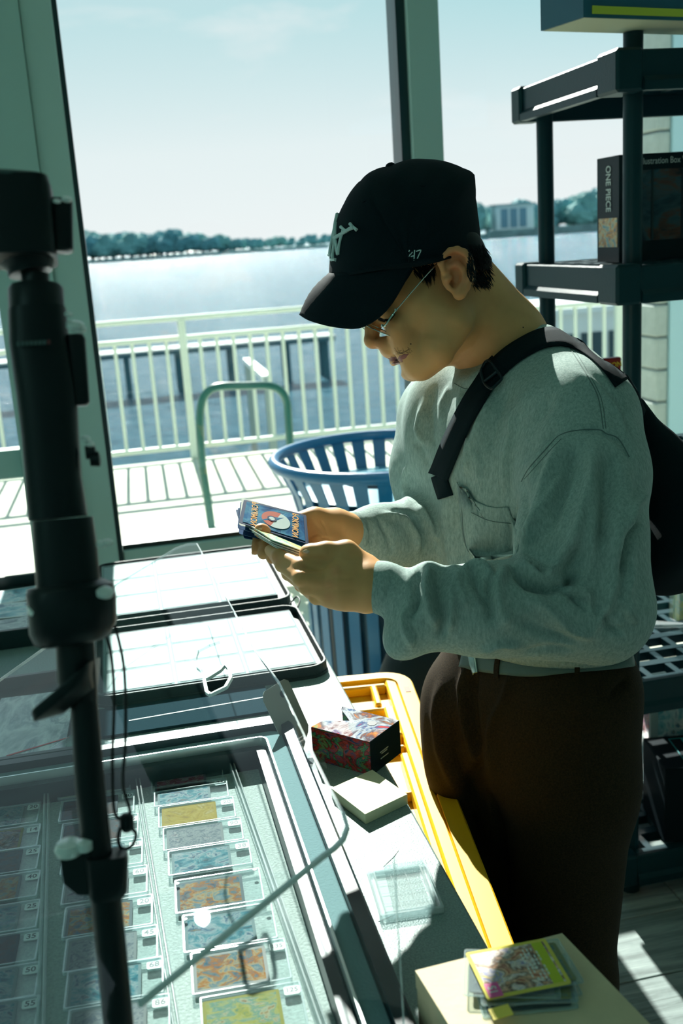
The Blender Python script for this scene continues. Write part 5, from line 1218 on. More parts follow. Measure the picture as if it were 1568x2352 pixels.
# lips, lashes, brow, moustache, mole
m_lip = mat('lip_skin', (.33, .10, .085), .4)
def patch(name, outline, m, lift, parent, bv, n=8):
    """a thin patch of the same surface, fan of rings from its middle"""
    c = np.mean(np.array(outline, float), 0); V = []; F_ = []
    k = len(outline)
    for i in range(n+1):
        for p in outline:
            q = hit(bv, c[0]+(p[0]-c[0])*i/n, c[1]+(p[1]-c[1])*i/n, lift*(1 if i < n else -.6))
            V.append(tuple(q[0]) if q else V[-1])
    for i in range(n):
        for j in range(k): F_.append((i*k+j, i*k+(j+1) % k, (i+1)*k+(j+1) % k, (i+1)*k+j))
    return mesh(name, V, F_, m, parent, True)
patch('lips', [(890, 823), (896, 819), (906, 820), (918, 816), (930, 812), (941, 811), (934, 821), (925, 832), (916, 840), (905, 843), (897, 838), (892, 830)], m_lip, .0004, body, bv_head)
def strands(name, roots, m, parent, bv, r0=.00035, lift=.0006):
    mb = MB()
    for (x0, y0), (x1, y1), out in roots:
        a = hit(bv, x0, y0, 0.); b = hit(bv, (x0+x1)/2, (y0+y1)/2, lift+out*.5); c = hit(bv, x1, y1, lift+out)
        if a and b and c: mb.tube([a[0], b[0], c[0]], [r0, r0*.8, r0*.2], 4)
    return mb.build(name, m, parent)
R_ = random.Random(5)
strands('eyelashes', [((868+i*1.05, 727+6*math.sin(i/38*3.1)-max(0, i-26)*.9), (870+i*1.02, 736+4*math.sin(i/38*3.1)-max(0, i-26)*.9), .0012) for i in range(38)], m_hair, body, bv_head, .0005)
strands('moustache', [((905+R_.uniform(0, 42), 802+R_.uniform(-6, 8)), (908+R_.uniform(0, 42), 812+R_.uniform(-4, 4)), .0008) for i in range(20)], m_hair, body, bv_head, .00014)
for (x, y) in ((1201, 752), (943, 790)):
    q = hit(bv_head, x, y, .0001)
    if q: MB().lathe(q[0], q[1], [(-.0005, .0012), (.0004, .0009)], 8).build('mole', mat('mole_brown', (.10, .035, .015), .6), body, True)

m_nail = mat('nail', (.75, .46, .30), .25, coat=.4)
bv_hand = bvh_of(DV, DQ)
for cx_, cy_, rx, ry in ((703, 1267, 9, 5.5), (598, 1215, 5, 4)):
    patch('nail', [(cx_+rx*math.cos(a), cy_+ry*math.sin(a)) for a in np.linspace(0, 2*math.pi, 15)[:-1]], m_nail, .0005, body, bv_hand, 4)

# ---- hair
hr = Field(C(900, 480, DH)-np.array([0, 0, .10]), C(1150, 700, DH)+np.array([0, 0, .10]), .002)
hr.ell(H_(998, 580), (106*KH, 66*KH, .0755), rotz((.97, -.15)), 0)
hr.ell(H_(1070, 600), (42*KH, 46*KH, .056), rotz((.3, .95)), .015)
hr.cut(H_(1000, 624), (-.15, 1, 0), .006)
hr.ell(H_(1096, 618, 0), (20*KH, 34*KH, .052), rotz((.5, .86)), .01)
RV, RQ = hr.surf(); RV = relax(RV, RQ, 1); hair = solid('hair', RV, RQ, m_hair, man); bv_hair = bvh_of(np.concatenate([RV, HV]), np.concatenate([RQ, HQ+len(RV)]))
rts = []
for i in range(260):
    x = R_.uniform(1072, 1122); y = R_.uniform(560, 640); rts.append(((x, y), (x+R_.uniform(2, 12), y+R_.uniform(14, 30)), R_.uniform(.001, .004)))
for i in range(150):
    x = R_.uniform(948, 996); y = R_.uniform(604, 628); rts.append(((x, y), (x+R_.uniform(4, 12)-(x-970)*.15, y+R_.uniform(14, 44)*(1-abs(x-978)/60)), R_.uniform(.0005, .002)))
for i in range(90):
    x = R_.uniform(1085, 1118); y = R_.uniform(630, 655); rts.append(((x, y), (x+R_.uniform(4, 14), y+R_.uniform(8, 18)), .001))
strands('hair_strands', rts, m_hair, hair, bv_hair, .0007)['kind'] = 'stuff'
mb = MB()
for i in range(130):        # silhouette fringe down the nape
    t_ = R_.random(); x, y = 1104+t_*14-2*abs(t_-.5), 545+t_*95; dz = R_.uniform(-.03, .03)
    p0 = world(H_(x-10, y, dz)); p1 = world(H_(x+R_.uniform(0, 5), y+R_.uniform(10, 20), dz)); mb.tube([p0, (p0+p1)/2, p1], [.0008, .0006, .0002], 4)
o = mb.build('nape_hair', m_hair, hair); o['kind'] = 'stuff'

# ---- cap
cap_t = tag(bpy.data.objects.new('cap', None)); bpy.data.objects.remove(cap_t)
CC = np.array([938., 602.]); WC = .094
sil = [(757, 632), (758, 600), (760, 560), (766, 528), (776, 498), (790, 468), (806, 440), (825, 416), (846, 398), (870, 386), (893, 381), (915, 374), (940, 369), (970, 365), (1000, 366), (1030, 372), (1058, 383), (1080, 394), (1088, 402), (1090, 425), (1091, 455), (1096, 490), (1100, 520), (1102, 548), (1106, 572)]
ang_ = [math.atan2(-(y-CC[1]), -(x-CC[0])) for x, y in sil]   # 0 = towards the front
ang_ = [a if a > -1 else a+2*math.pi for a in ang_]; rad_ = [math.hypot(x-CC[0], y-CC[1]) for x, y in sil]
ang_[0] = math.atan2(-(632-602), 181)
def cap_pt(phi, lam, lift=0.):
    r = np.interp(phi, ang_, rad_); cl = abs(math.cos(lam))**.80; sl = math.copysign(abs(math.sin(lam))**.92, lam)
    sq = 1-.05*math.sin(max(0, min(1, phi/3))*math.pi)*abs(math.sin(2*lam))
    x = CC[0]-math.cos(phi)*r*cl*sq; y = CC[1]-math.sin(phi)*r*cl*sq
    n = np.array([-math.cos(phi)*cl, -math.sin(phi)*cl, sl]); return H_(x, y, WC*sl)+n*lift
NP, NL = 96, 72; p0_, p1_ = ang_[0], ang_[-1]
V = []; 
for i in range(NP+1):
    ph = p0_+(p1_-p0_)*i/NP
    for j in range(NL+1):
        la = -math.pi/2+math.pi*j/NL; w_ = 0
        for ps in (1.05, 2.10): w_ -= .0010*math.exp(-((ph-ps)/.018)**2)                      # panel seams
        w_ -= .0010*math.exp(-(la/.012)**2)*(1 if ph < 2.9 else 0)
        w_ += .0011*math.sin(ph*9+la*3)*math.sin(la*5+1)*math.exp(-((ph-1.9)/.7)**2)+.0007*math.sin(ph*17-la*6)*math.exp(-((ph-1.5)/.5)**2)
        V.append(cap_pt(ph, la, w_))
F_ = [(i*(NL+1)+j, (i+1)*(NL+1)+j, (i+1)*(NL+1)+j+1, i*(NL+1)+j+1) for i in range(NP) for j in range(NL)]
# skirt: the crown's lower band drops a little below the centre line
n_ = len(V)
for i in list(range(0, NL+1)): V.append(np.array(V[i])+down*.004)
F_ += [(i, i+1, n_+i+1, n_+i) for i in range(NL)]
capo = mesh('cap', world(np.array(V)), F_, m_cap, man, True)
sm_ = capo.modifiers.new('thick', 'SOLIDIFY'); sm_.thickness = .0018; sm_.offset = 0
# side band that closes the crown above the ear
rimN = [cap_pt(p0_, -math.pi/2*t/20) for t in range(21)]
band = []
for sgn in (-1, 1):
    top = [H_(x, y, sgn*dz) for x, y, dz in ((757, 628, 0), (775, 622, .040), (820, 610, .070), (880, 600, .088), (938, 596, .0935), (1000, 588, .091), (1060, 575, .070), (1100, 562, .035), (1106, 560, 0))]
    bot = [H_(x, y, sgn*dz) for x, y, dz in ((757, 636, 0), (775, 632, .040), (822, 626, .069), (884, 620, .086), (945, 614, .091), (1008, 601, .088), (1064, 583, .067), (1102, 573, .034), (1107, 572, 0))]
    T_ = smooth_path(top, 5); B_ = smooth_path(bot, 5); V = T_+B_; n = len(T_)
    mesh('cap_band', world(np.array(V)), [(i, i+1, n+i+1, n+i) for i in range(n-1)], m_cap, capo, True).modifiers.new('thick', 'SOLIDIFY').thickness = .002
MB().lathe(world(H_(896, 383)), world(H_(893, 375))-world(H_(896, 383)), [(-.001, .0075), (.002, .0072), (.0045, .005), (.0055, .002)], 16).build('top_button', m_cap, capo, True)
for (ph, la) in ((.95, -.62), (1.75, -.75)):
    q = world(cap_pt(ph, la, .0004)); q2 = world(cap_pt(ph, la, .002)); dd = Vector(q2-q).normalized(); a_ = dd.orthogonal().normalized(); b_ = dd.cross(a_)
    MB().tube([Vector(q)+(a_*math.cos(t)+b_*math.sin(t))*.0034 for t in np.linspace(0, 2*math.pi, 17)[:-1]], .0009, 6, closed=True).build('eyelet', m_cap, capo, True)
# visor
def brim():
    ss = [-1, -.85, -.7, -.5, -.3, 0, .3, .5, .7, .85, 1]
    Ax = {0: (757, 628), .3: (766, 629), .5: (788, 628), .7: (828, 624), .85: (880, 618), 1: (945, 612)}
    Tx = {0: (689, 724), .3: (714, 738), .5: (770, 752), .7: (833, 752), .85: (893, 708), 1: (948, 616)}
    Dz = {0: 0, .3: .040, .5: .060, .7: .076, .85: .086, 1: .0915}; DT = {0: 0, .3: .032, .5: .058, .7: .074, .85: .086, 1: .092}
    fine = np.linspace(-1, 1, 49); V = []; NT = 14
    ks = [0, .3, .5, .7, .85, 1]
    from numpy import interp
    def sm(d, s, c=None):
        ys = [d[k] if c is None else d[k][c] for k in ks]
        # Catmull-Rom in s
        s = abs(s); i = min(max(np.searchsorted(ks, s)-1, 0), 4); t = (s-ks[i])/(ks[i+1]-ks[i])
        y0, y1, y2, y3 = ys[max(i-1, 0)] if i > 0 else ys[1], ys[i], ys[i+1], ys[min(i+2, 5)]
        if i == 0 and c is None: y0 = -ys[1]
        m1 = (y2-y0)/2; m2 = (y3-y1)/2
        return (2*t**3-3*t**2+1)*y1+(t**3-2*t**2+t)*m1+(-2*t**3+3*t**2)*y2+(t**3-t**2)*m2
    for s in fine:
        sg = -1 if s < 0 else 1
        a = H_(sm(Ax, s, 0), sm(Ax, s, 1), sg*sm(Dz, s)); b = H_(sm(Tx, s, 0), sm(Tx, s, 1), sg*sm(DT, s))
        for j in range(NT+1):
            t = j/NT; q = a*(1-t)+b*t; q = q + np.array([-.45, -.35, 0])*.010*math.sin(math.pi*t)*(1-abs(s))
            q = q + np.array([-.6, -.5, 0])*(.00035*math.cos(t*2*math.pi*7)); V.append(q)
    return V, [(i*(NT+1)+j, (i+1)*(NT+1)+j, (i+1)*(NT+1)+j+1, i*(NT+1)+j+1) for i in range(48) for j in range(NT)]
bVv, bF = brim(); o = mesh('visor', world(np.array(bVv)), bF, m_cap, capo, True); s_ = o.modifiers.new('thick', 'SOLIDIFY'); s_.thickness = .003; s_.offset = 0
# raised white initials on the front of the crown: strokes laid in the crown's own coordinates
m_emb = mat('embroidery_white', (.55, .70, .70), .7, bump=.6, bscale=900)
def cstroke(P, r, name, lift=.0012):
    Q = smooth_path([np.array([*p, 0.]) for p in P], 4); pts = [world(cap_pt(p[0], p[1], lift)) for p in Q]
    rr_ = [r*(1.25-.35*math.sin(math.pi*i/(len(pts)-1))) for i in range(len(pts))]
    MB().tube(pts, rr_, 8).build(name, m_emb, capo, True)
def LG(u_, v_): return (.04+.52*v_, -.36-u_*1.25)       # u across the front (towards the viewer positive), v up
for P in ([(-.16, .10), (-.15, .5), (-.16, .86)], [(-.17, .86), (.0, .5), (.13, .14)], [(.13, .12), (.13, .5), (.14, .80)]): cstroke([LG(*p) for p in P], .0026, 'initial_stroke')
for P in ([(-.26, 1.06), (-.12, .72), (-.02, .52)], [(.30, 1.00), (.16, .72), (-.02, .52)], [(-.02, .54), (0., .3), (0., .0)]): cstroke([LG(*p) for p in P], .0026, 'initial_stroke', .0022)
for P in ([(.22, 1.03), (.37, .98)], [(-.07, -.02), (.08, -.02)], [(.06, .84), (.22, .80)], [(-.24, .1), (-.10, .1)]): cstroke([LG(*p) for p in P], .0020, 'initial_serif', .0018)
V = []
cbv = BVHTree.FromPolygons([tuple(Vector(q.co)+WL[capo.name]) for q in capo.data.vertices], [tuple(p.vertices) for p in capo.data.polygons])
for P in ([(941, 575), (939, 579)], [(946, 579), (940, 589), (951, 588)], [(952, 575), (950, 599)], [(955, 578), (966, 575), (961, 587), (957, 597)]):
    Q = smooth_path([np.array([*p, 0.]) for p in P], 3); pts = on_bvh(cbv, [(q[0], q[1]) for q in Q], .0006)
    if len(pts) > 1: MB().tube(pts, .0009, 6).build('side_number', m_emb, capo, True)

# ---- glasses
gl = thing('glasses', tuple(world(H_(880, 745, -.04))), 'thin silver wire glasses low on the nose under the cap visor', 'glasses'); gl.parent = man; gl.location = Vector(gl.location)-WL[man.name]; del gl['label'], gl['category']
def GP(px, py, dz): return world(H_(px, py, dz))
m_lens = clear('lens', (.93, .96, .95), 1.5, 2.0)
def lens(sgn, cx, cy, dz):
    c = H_(cx, cy, dz); a1 = np.array([55*KH, 27*KH, sgn*.006]); a2 = np.array([-6*KH, 8*KH, sgn*.021])
    ringp = [world(c+a1*.62*math.cos(t)+a2*1.0*math.sin(t)) for t in np.linspace(0, 2*math.pi, 33)[:-1]]
    MB().tube(ringp, .0007, 8, closed=True).build('rim', m_chrome, gl, True)
    nrm_ = np.cross(world(c+a1)-world(c), world(c+a2)-world(c)); MB().prism(ringp, nrm_, .0008).build('lens', m_lens, gl)
lens(-1, 869, 757, -.031); lens(1, 858, 752, .031)
MB().tube([GP(x, y, z) for x, y, z in ((858, 748, -.012), (851, 747, 0), (856, 746, .012))], .0008, 8).build('bridge', m_chrome, gl, True)
tpath = smooth_path([GP(*p) for p in ((876, 749, -.053), (884, 748, -.062), (896, 730, -.069), (904, 720, -.071), (910, 712, -.072), (950, 665, -.075), (990, 620, -.077), (1014, 596, -.078), (1024, 600, -.078))])
MB().tube(tpath, [.0014 if i < 18 else .0008 for i in range(len(tpath))], 8).build('temple', m_chrome, gl, True)
tpath = smooth_path([GP(*p) for p in ((872, 744, .053), (884, 744, .062), (910, 712, .072), (1014, 596, .078))])
MB().tube(tpath, .0009, 8).build('temple', m_chrome, gl, True)
for x, y, z in ((878, 749, -.056), (909, 713, -.072)): MB().lathe(GP(x, y+2, z), (0, 0, 1), [(0, .0015), (.0035, .0018), (.004, .001)], 8).build('hinge', m_chrome, gl, True)

# ---- shirt
sf = Field(C(740, 690, 1.30)-np.array([.0, 0, .22]), C(1530, 1580, 1.50)+np.array([.04, .02, .30]), .0040)
lat = np.array([.52, 0, -.854]); fr = np.array([-.854, 0, -.52]); up = -down
fr = fr-fr.dot(up)*up; fr /= np.linalg.norm(fr); lat = np.cross(up, fr); TR_ = np.array([lat, up, fr])
sf.ell(C(1195, 985, 1.495), (.175, .115, .108), TR_, 0)                      # chest and back
sf.ell(C(1225, 1090, 1.500), (.165, .20, .118), TR_, .04)
sf.ell(C(1230, 1290, 1.515), (.160, .18, .120), TR_, .04)
sf.ell(C(1245, 1425, 1.525), (.155, .09, .118), TR_, .04)                    # blouse over the belt
sf.cap(S1, S2, .060, .058, .04)
sf.cap(C(1200, 850, 1.49), C(1315, 930, 1.38), .052, .058, .04)              # slope of the shoulders
sf.cap(C(1180, 850, 1.50), C(1030, 935, 1.62), .050, .056, .05)
sf.ell(C(1010, 1000, 1.545), (.05, .09, .05), None, .05)
sf.ell(C(1130, 1180, 1.44), (.09, .14, .05), TR_, .05)
# near sleeve
sf.chain([C(1335, 975, 1.345), C(1342, 1090, 1.315), C(1334, 1250, 1.270), C(1366, 1390, 1.262)], [.070, .074, .073, .060], .03)
sf.chain([C(1375, 1400, 1.262), C(1250, 1398, 1.240), C(1120, 1400, 1.225), C(1010, 1400, 1.225)], [.062, .053, .049, .048], .03)
sf.ell(C(958, 1402, 1.225), (.031, .055, .040), rotz((.92, .25)), .018)
sf.ell(C(925, 1455, 1.225), (.020, .030, .030), rotz((.9, .4)), .018)
sf.chain([C(935, 1372, 1.228), C(880, 1350, 1.232), C(853, 1345, 1.234)], [.031, .0295, .0285], .008)
sf.cap(C(985, 1315, 1.225), C(968, 1345, 1.205), .011, .014, .010)
# far sleeve
sf.chain([C(1020, 970, 1.625), C(1000, 1080, 1.615), C(1010, 1200, 1.60)], [.066, .064, .060], .03)
sf.chain([C(1010, 1215, 1.60), C(930, 1232, 1.52), C(870, 1230, 1.475), C(812, 1224, 1.43)], [.058, .045, .038, .030], .03)
sf.ell(C(890, 1200, 1.485), (.024, .020, .03), None, .012)
# collar: a rolled band round the neck
col = [C(*p) for p in ((1046, 856, 1.50), (1066, 866, 1.448), (1100, 858, 1.415), (1150, 825, 1.402), (1200, 785, 1.410), (1238, 757, 1.440), (1250, 752, 1.480), (1230, 762, 1.530), (1170, 800, 1.570), (1090, 845, 1.560), (1050, 858, 1.53), (1046, 856, 1.50))]
sf.chain([p+down*.010 for p in col], .0115, .012)
hem = C(1262, 1462, 1.53); sf.cut(hem, down, .02)
# hollow it so that cuffs and neck open
sf.cap(C(1130, 700, 1.45)-down*.02, C(1165, 865, 1.49), .040, .050, .006, 'sub')
SV, SQ = sf.surf(); SV = relax(SV, SQ, 2)
near = (1.0, 1.36)
folds = [
 # pulls from the shoulder to the chest
 ([(1130, 910), (1105, 960), (1085, 1030), (1075, 1100)], 14, 3.0), ([(1165, 890), (1140, 960), (1120, 1040)], 14, -2.5), ([(1225, 880), (1180, 960), (1160, 1060), (1158, 1140)], 16, 3.0), ([(1270, 900), (1225, 980), (1200, 1060)], 16, -3.0),
 ([(1040, 880), (1015, 930), (1012, 980)], 9, 2.5), ([(1000, 890), (985, 930), (990, 1000), (1005, 1040)], 8, -2.5), ([(975, 920), (960, 985), (975, 1040), (1005, 1085)], 9, 3.0), ([(1075, 860), (1060, 900), (1050, 960)], 8, 2.0),
 ([(1320, 850), (1380, 890), (1420, 950), (1440, 1010)], 9, 1.8), ([(1360, 860), (1425, 930), (1450, 1000)], 8, -1.8),
 # belly drape
 ([(1020, 1110), (1022, 1200), (1035, 1290), (1060, 1330)], 14, 4.0), ([(1045, 1120), (1050, 1230), (1070, 1300)], 12, -4.0), ([(1090, 1160), (1085, 1240), (1100, 1310)], 16, 2.5), ([(1170, 1180), (1175, 1250), (1190, 1290)], 12, -3.5),
 # armhole and sleeve
 ([(1190, 1130), (1195, 1060), (1240, 1010), (1300, 985)], 10, -3.0), ([(1300, 985), (1370, 985), (1430, 1020), (1455, 1065)], 7, -2.0), ([(1215, 1120), (1225, 1060), (1275, 1010)], 12, 2.5),
 ([(1290, 1010), (1250, 1120), (1215, 1230), (1190, 1290)], 14, 5.0, near), ([(1325, 1020), (1290, 1130), (1255, 1230)], 14, -4.5, near), ([(1370, 1010), (1350, 1120), (1320, 1230), (1270, 1320)], 15, 4.0, near), ([(1405, 1040), (1395, 1150), (1380, 1260)], 13, -3.5, near), ([(1440, 1060), (1435, 1180), (1415, 1300), (1400, 1400)], 14, 3.5, near),
 # elbow gathers
 ([(1180, 1285), (1215, 1320), (1255, 1330), (1290, 1300)], 9, 7.0, near), ([(1175, 1310), (1215, 1345), (1260, 1355), (1300, 1340), (1340, 1310)], 9, -9.0, near), ([(1250, 1350), (1300, 1340), (1345, 1370), (1365, 1420)], 13, 6.0, near), ([(1165, 1300), (1140, 1340), (1150, 1400), (1165, 1440)], 12, 6.5, near), ([(1130, 1320), (1120, 1370), (1135, 1430)], 11, -5.5, near),
 ([(1060, 1325), (1080, 1300), (1115, 1305), (1130, 1330)], 9, 6.0, near), ([(1080, 1310), (1095, 1350), (1110, 1385)], 8, -5.0, near), ([(1045, 1320), (1060, 1360), (1080, 1400)], 9, 4.0, near), ([(1210, 1370), (1260, 1400), (1310, 1450), (1370, 1460)], 14, 4.0, near), ([(1190, 1420), (1250, 1450), (1330, 1475)], 12, -3.0, near), ([(1340, 1250), (1300, 1310), (1330, 1370), (1380, 1410)], 14, -5.0, near), ([(1400, 1330), (1390, 1400), (1360, 1450)], 12, 3.0, near),
 # cuff and blouse
 ([(985, 1300), (978, 1345), (985, 1400), (1005, 1440)], 8, 6.0, near), ([(965, 1300), (952, 1340), (955, 1380), (940, 1420)], 8, -6.5, near), ([(1008, 1310), (1005, 1370), (1020, 1420), (1010, 1470)], 8, -5.5, near), ([(930, 1400), (930, 1440), (950, 1490)], 10, 4.0, near), ([(1035, 1340), (1040, 1400), (1030, 1450)], 10, 4.0, near), ([(900, 1310), (893, 1350), (880, 1400)], 5, -1.2, near),
 # far sleeve
 ([(960, 1160), (985, 1200), (1010, 1240)], 10, 4.0), ([(880, 1180), (925, 1190), (955, 1230), (960, 1270)], 7, 3.5), ([(900, 1175), (940, 1180), (975, 1220)], 7, -4.0), ([(845, 1195), (855, 1225), (850, 1250)], 5, -2.5), ([(870, 1190), (890, 1230), (900, 1270)], 6, -2.5), ([(940, 1060), (925, 1110), (935, 1160)], 9, 3.0), ([(960, 1010), (985, 1060), (1015, 1100)], 10, -4.0),
 # back and hem
 ([(1480, 1130), (1450, 1170), (1440, 1230)], 10, 5.0), ([(1465, 1190), (1440, 1240), (1425, 1330)], 12, -6.0), ([(1455, 1300), (1440, 1360), (1450, 1420)], 10, 3.0), ([(1385, 1410), (1400, 1440), (1430, 1455)], 8, -3.5), ([(1420, 1370), (1440, 1410), (1465, 1430)], 8, 3.0), ([(1100, 1500), (1150, 1480), (1200, 1485)], 8, 2.5), ([(1200, 1500), (1260, 1488), (1320, 1495)], 9, -2.0)]
folds += [([(1200, 1100), (1206, 1160), (1196, 1230), (1190, 1275)], 9, -6.0), ([(1099, 1040), (1099, 1112)], 7, 2.5), ([(1076, 1000), (1070, 1090)], 7, 2.0), ([(1222, 1308), (1257, 1334), (1319, 1371), (1358, 1402)], 8, -4.0, near), ([(1187, 1275), (1222, 1296), (1256, 1318)], 7, 4.0, near),
 ([(1139, 1332), (1150, 1380), (1158, 1425)], 7, -3.5, near), ([(1082, 1350), (1095, 1380), (1110, 1400)], 6, 3.0, near), ([(1297, 1082), (1255, 1160), (1213, 1240)], 10, 3.0, near), ([(1354, 1042), (1362, 1160), (1358, 1292)], 9, 2.5, near), ([(1385, 1050), (1390, 1160), (1384, 1280)], 9, -2.5, near), ([(1424, 1060), (1418, 1180), (1406, 1292)], 9, 2.5, near)]
folds = [(f[0], f[1]*.85, f[2]*2.5, *f[3:]) for f in folds]
SV = sculpt(SV, SQ, folds); SV = relax(SV, SQ, 1, .35)
shirt = solid('shirt', SV, SQ, m_shirt, man); bv_sh = bvh_of(SV, SQ)
m_seam = mat('seam_thread', (.14, .20, .19), .9)
def seam(P, r, name='seam', m=m_seam, lift=.0002):
    q = smooth_path([np.array([*p, 0.]) for p in P], 8); pts = on_bvh(bv_sh, [(a[0], a[1]) for a in q], lift)
    if len(pts) > 1: MB().tube(pts, r, 6).build(name, m, shirt, True)
seam([(1308, 800), (1340, 850), (1372, 910), (1385, 985)], .0007); seam([(1316, 800), (1350, 855), (1380, 915), (1391, 985)], .0005)
seam([(1197, 1106), (1215, 1075), (1250, 1035), (1285, 1000), (1330, 988), (1375, 987), (1392, 996), (1420, 1008), (1445, 1050)], .0008); seam([(1204, 1100), (1222, 1080), (1256, 1042), (1288, 1008)], .0005)
seam([(1042, 880), (1070, 893), (1105, 886), (1150, 852)], .0006)
# breast pocket: a thin patch that gapes at the top
pk = [(1056, 1106), (1062, 1116), (1076, 1122), (1080, 1140), (1096, 1152), (1118, 1162), (1140, 1166), (1168, 1164), (1178, 1190), (1192, 1218), (1190, 1245), (1184, 1272), (1130, 1284), (1092, 1282), (1074, 1268), (1062, 1240), (1055, 1180)]
V = []; F_ = []; c = np.mean(np.array(pk, float), 0); k = len(pk); nn = 10
for i in range(nn+1):
    for j, p in enumerate(pk):
        x, y = c[0]+(p[0]-c[0])*i/nn, c[1]+(p[1]-c[1])*i/nn; q = hit(bv_sh, x, y, 0)
        lf = .0016+(.005*max(0, 1-(y-1105)/120)**2 if y < 1225 else 0)
        if i == nn and j > 7: lf = -.0005
        V.append(tuple(q[0]+q[1]*lf) if q else V[-1])
for i in range(nn):
    for j in range(k): F_.append((i*k+j, i*k+(j+1) % k, (i+1)*k+(j+1) % k, (i+1)*k+j))
po = mesh('pocket', V, F_, m_shirt, shirt, True); po.modifiers.new('thick', 'SOLIDIFY').thickness = .0012
seam([(1084, 1178), (1130, 1196), (1185, 1202)], .0005, lift=.003); seam([(1063, 1150), (1066, 1220), (1078, 1266), (1100, 1278), (1130, 1278), (1178, 1266)], .0005, lift=.002)

# ---- trousers, belt, shoes
tf = Field(C(960, 1420, 1.30)-np.array([.0, .02, .10]), np.array([.66, 1.36, 2.30]), .0055)
tf.ell(C(1225, 1520, 1.545), (.146, .115, .108), TR_, 0)
tf.ell(C(1222, 1640, 1.555), (.145, .12, .115), TR_, .04)
tf.chain([C(1318, 1600, 1.475), C(1308, 1800, 1.50), BW(.585, 1.355, .45), BW(.63, 1.42, .10)], [.092, .089, .070, .062], .04)
tf.chain([C(1110, 1610, 1.585), C(1125, 1780, 1.63), BW(.535, 1.53, .45), BW(.60, 1.60, .10)], [.086, .084, .064, .060], .035)
tf.ell(C(1030, 1690, 1.58), (.035, .09, .06), None, .04)
tf.cut(C(1230, 1440, 1.54), up, .006)
TV, TQ = tf.surf(); TV = relax(TV, TQ, 1)
TV = sculpt(TV, TQ, [(f[0], f[1]*.9, f[2]*1.9) for f in [([(1075, 1520), (1060, 1580), (1065, 1650), (1085, 1720), (1105, 1770)], 9, 5), ([(1090, 1530), (1082, 1600), (1090, 1680), (1100, 1735)], 10, -6), ([(1110, 1740), (1090, 1780), (1080, 1850), (1095, 1950)], 14, -6), ([(1125, 1700), (1130, 1780), (1135, 1900), (1150, 2050)], 18, 5), ([(1175, 1540), (1160, 1600), (1130, 1660), (1120, 1720)], 9, 3.5), ([(1010, 1560), (1000, 1640), (1010, 1720), (1050, 1830)], 12, 4), ([(1040, 1640), (1045, 1720), (1075, 1800), (1100, 1880)], 12, -4), ([(1330, 1560), (1335, 1700), (1330, 1900)], 8, 1.5), ([(1440, 1560), (1400, 1600)], 8, -4)]])
trou = solid('trousers', TV, TQ, m_trou, man); bv_tr = bvh_of(TV, TQ)
m_belt = mat('belt_webbing', (.09, .15, .135), .6, bump=.5, bscale=500); m_buck = mat('buckle', (.30, .42, .40), .3, .7)
def ribbon_on(bv, P, w, name, m, parent, lift=.003, thick=.002, n=6):
    """flat band following a surface along a picture path, w wide (px)"""
    q = smooth_path([np.array([*p, 0.]) for p in P], n); V = []
    for i, a in enumerate(q):
        t = q[min(i+1, len(q)-1)]-q[max(i-1, 0)]; t /= np.linalg.norm(t)+1e-9; nn_ = np.array([-t[1], t[0]])
        for s in (-1, -.5, 0, .5, 1):
            h_ = hit(bv, a[0]+nn_[0]*w/2*s, a[1]+nn_[1]*w/2*s, lift)
            V.append(tuple(h_[0]) if h_ else (V[-1] if V else None))
    V = [v if v is not None else next(x for x in V if x is not None) for v in V]
    A = np.array(V).reshape(-1, 5, 3); A[1:-1] = A[1:-1]*.4+(A[:-2]+A[2:])*.3; A[1:-1] = A[1:-1]*.4+(A[:-2]+A[2:])*.3; k = len(A)
    o = mesh(name, A.reshape(-1, 3), [(i*5+j, (i+1)*5+j, (i+1)*5+j+1, i*5+j+1) for i in range(k-1) for j in range(4)], m, parent, True); md = o.modifiers.new('thick', 'SOLIDIFY'); md.thickness = thick; md.offset = 0; return o
ribbon_on(bv_tr, [(1062, 1516), (1100, 1524), (1160, 1534), (1230, 1538), (1300, 1530), (1400, 1522), (1450, 1515)], 34, 'belt', m_belt, trou, .003, .003)
ribbon_on(bv_tr, [(1150, 1505), (1146, 1535), (1146, 1558)], 11, 'belt_loop', m_trou, trou, .0065, .0015)
ribbon_on(bv_tr, [(1322, 1505), (1324, 1530), (1324, 1550)], 11, 'belt_loop', m_trou, trou, .0065, .0015)
ribbon_on(bv_tr, [(1090, 1506), (1093, 1526), (1096, 1546)], 16, 'buckle', m_buck, trou, .006, .003)
for (x, y, z0, nm) in ((.64, 1.42, 0, 'shoe'), (.60, 1.60, 0, 'shoe')):
    shf = Field(np.array([x-.26, y-.10, -.01]), np.array([x+.10, y+.10, .14]), .006)
    shf.chain([np.array([x+.03, y, .035]), np.array([x-.08, y, .032]), np.array([x-.17, y, .026])], [.042, .044, .034], .02); shf.cap(np.array([x, y, .05]), np.array([x, y, .10]), .042, .045, .02)
    shf.cut(np.array([0, 0, .002]), (0, 0, -1), .003); a, b = shf.surf()
    mesh(nm, a, b, mat('shoe_black', (.01, .015, .015), .5), man, True)

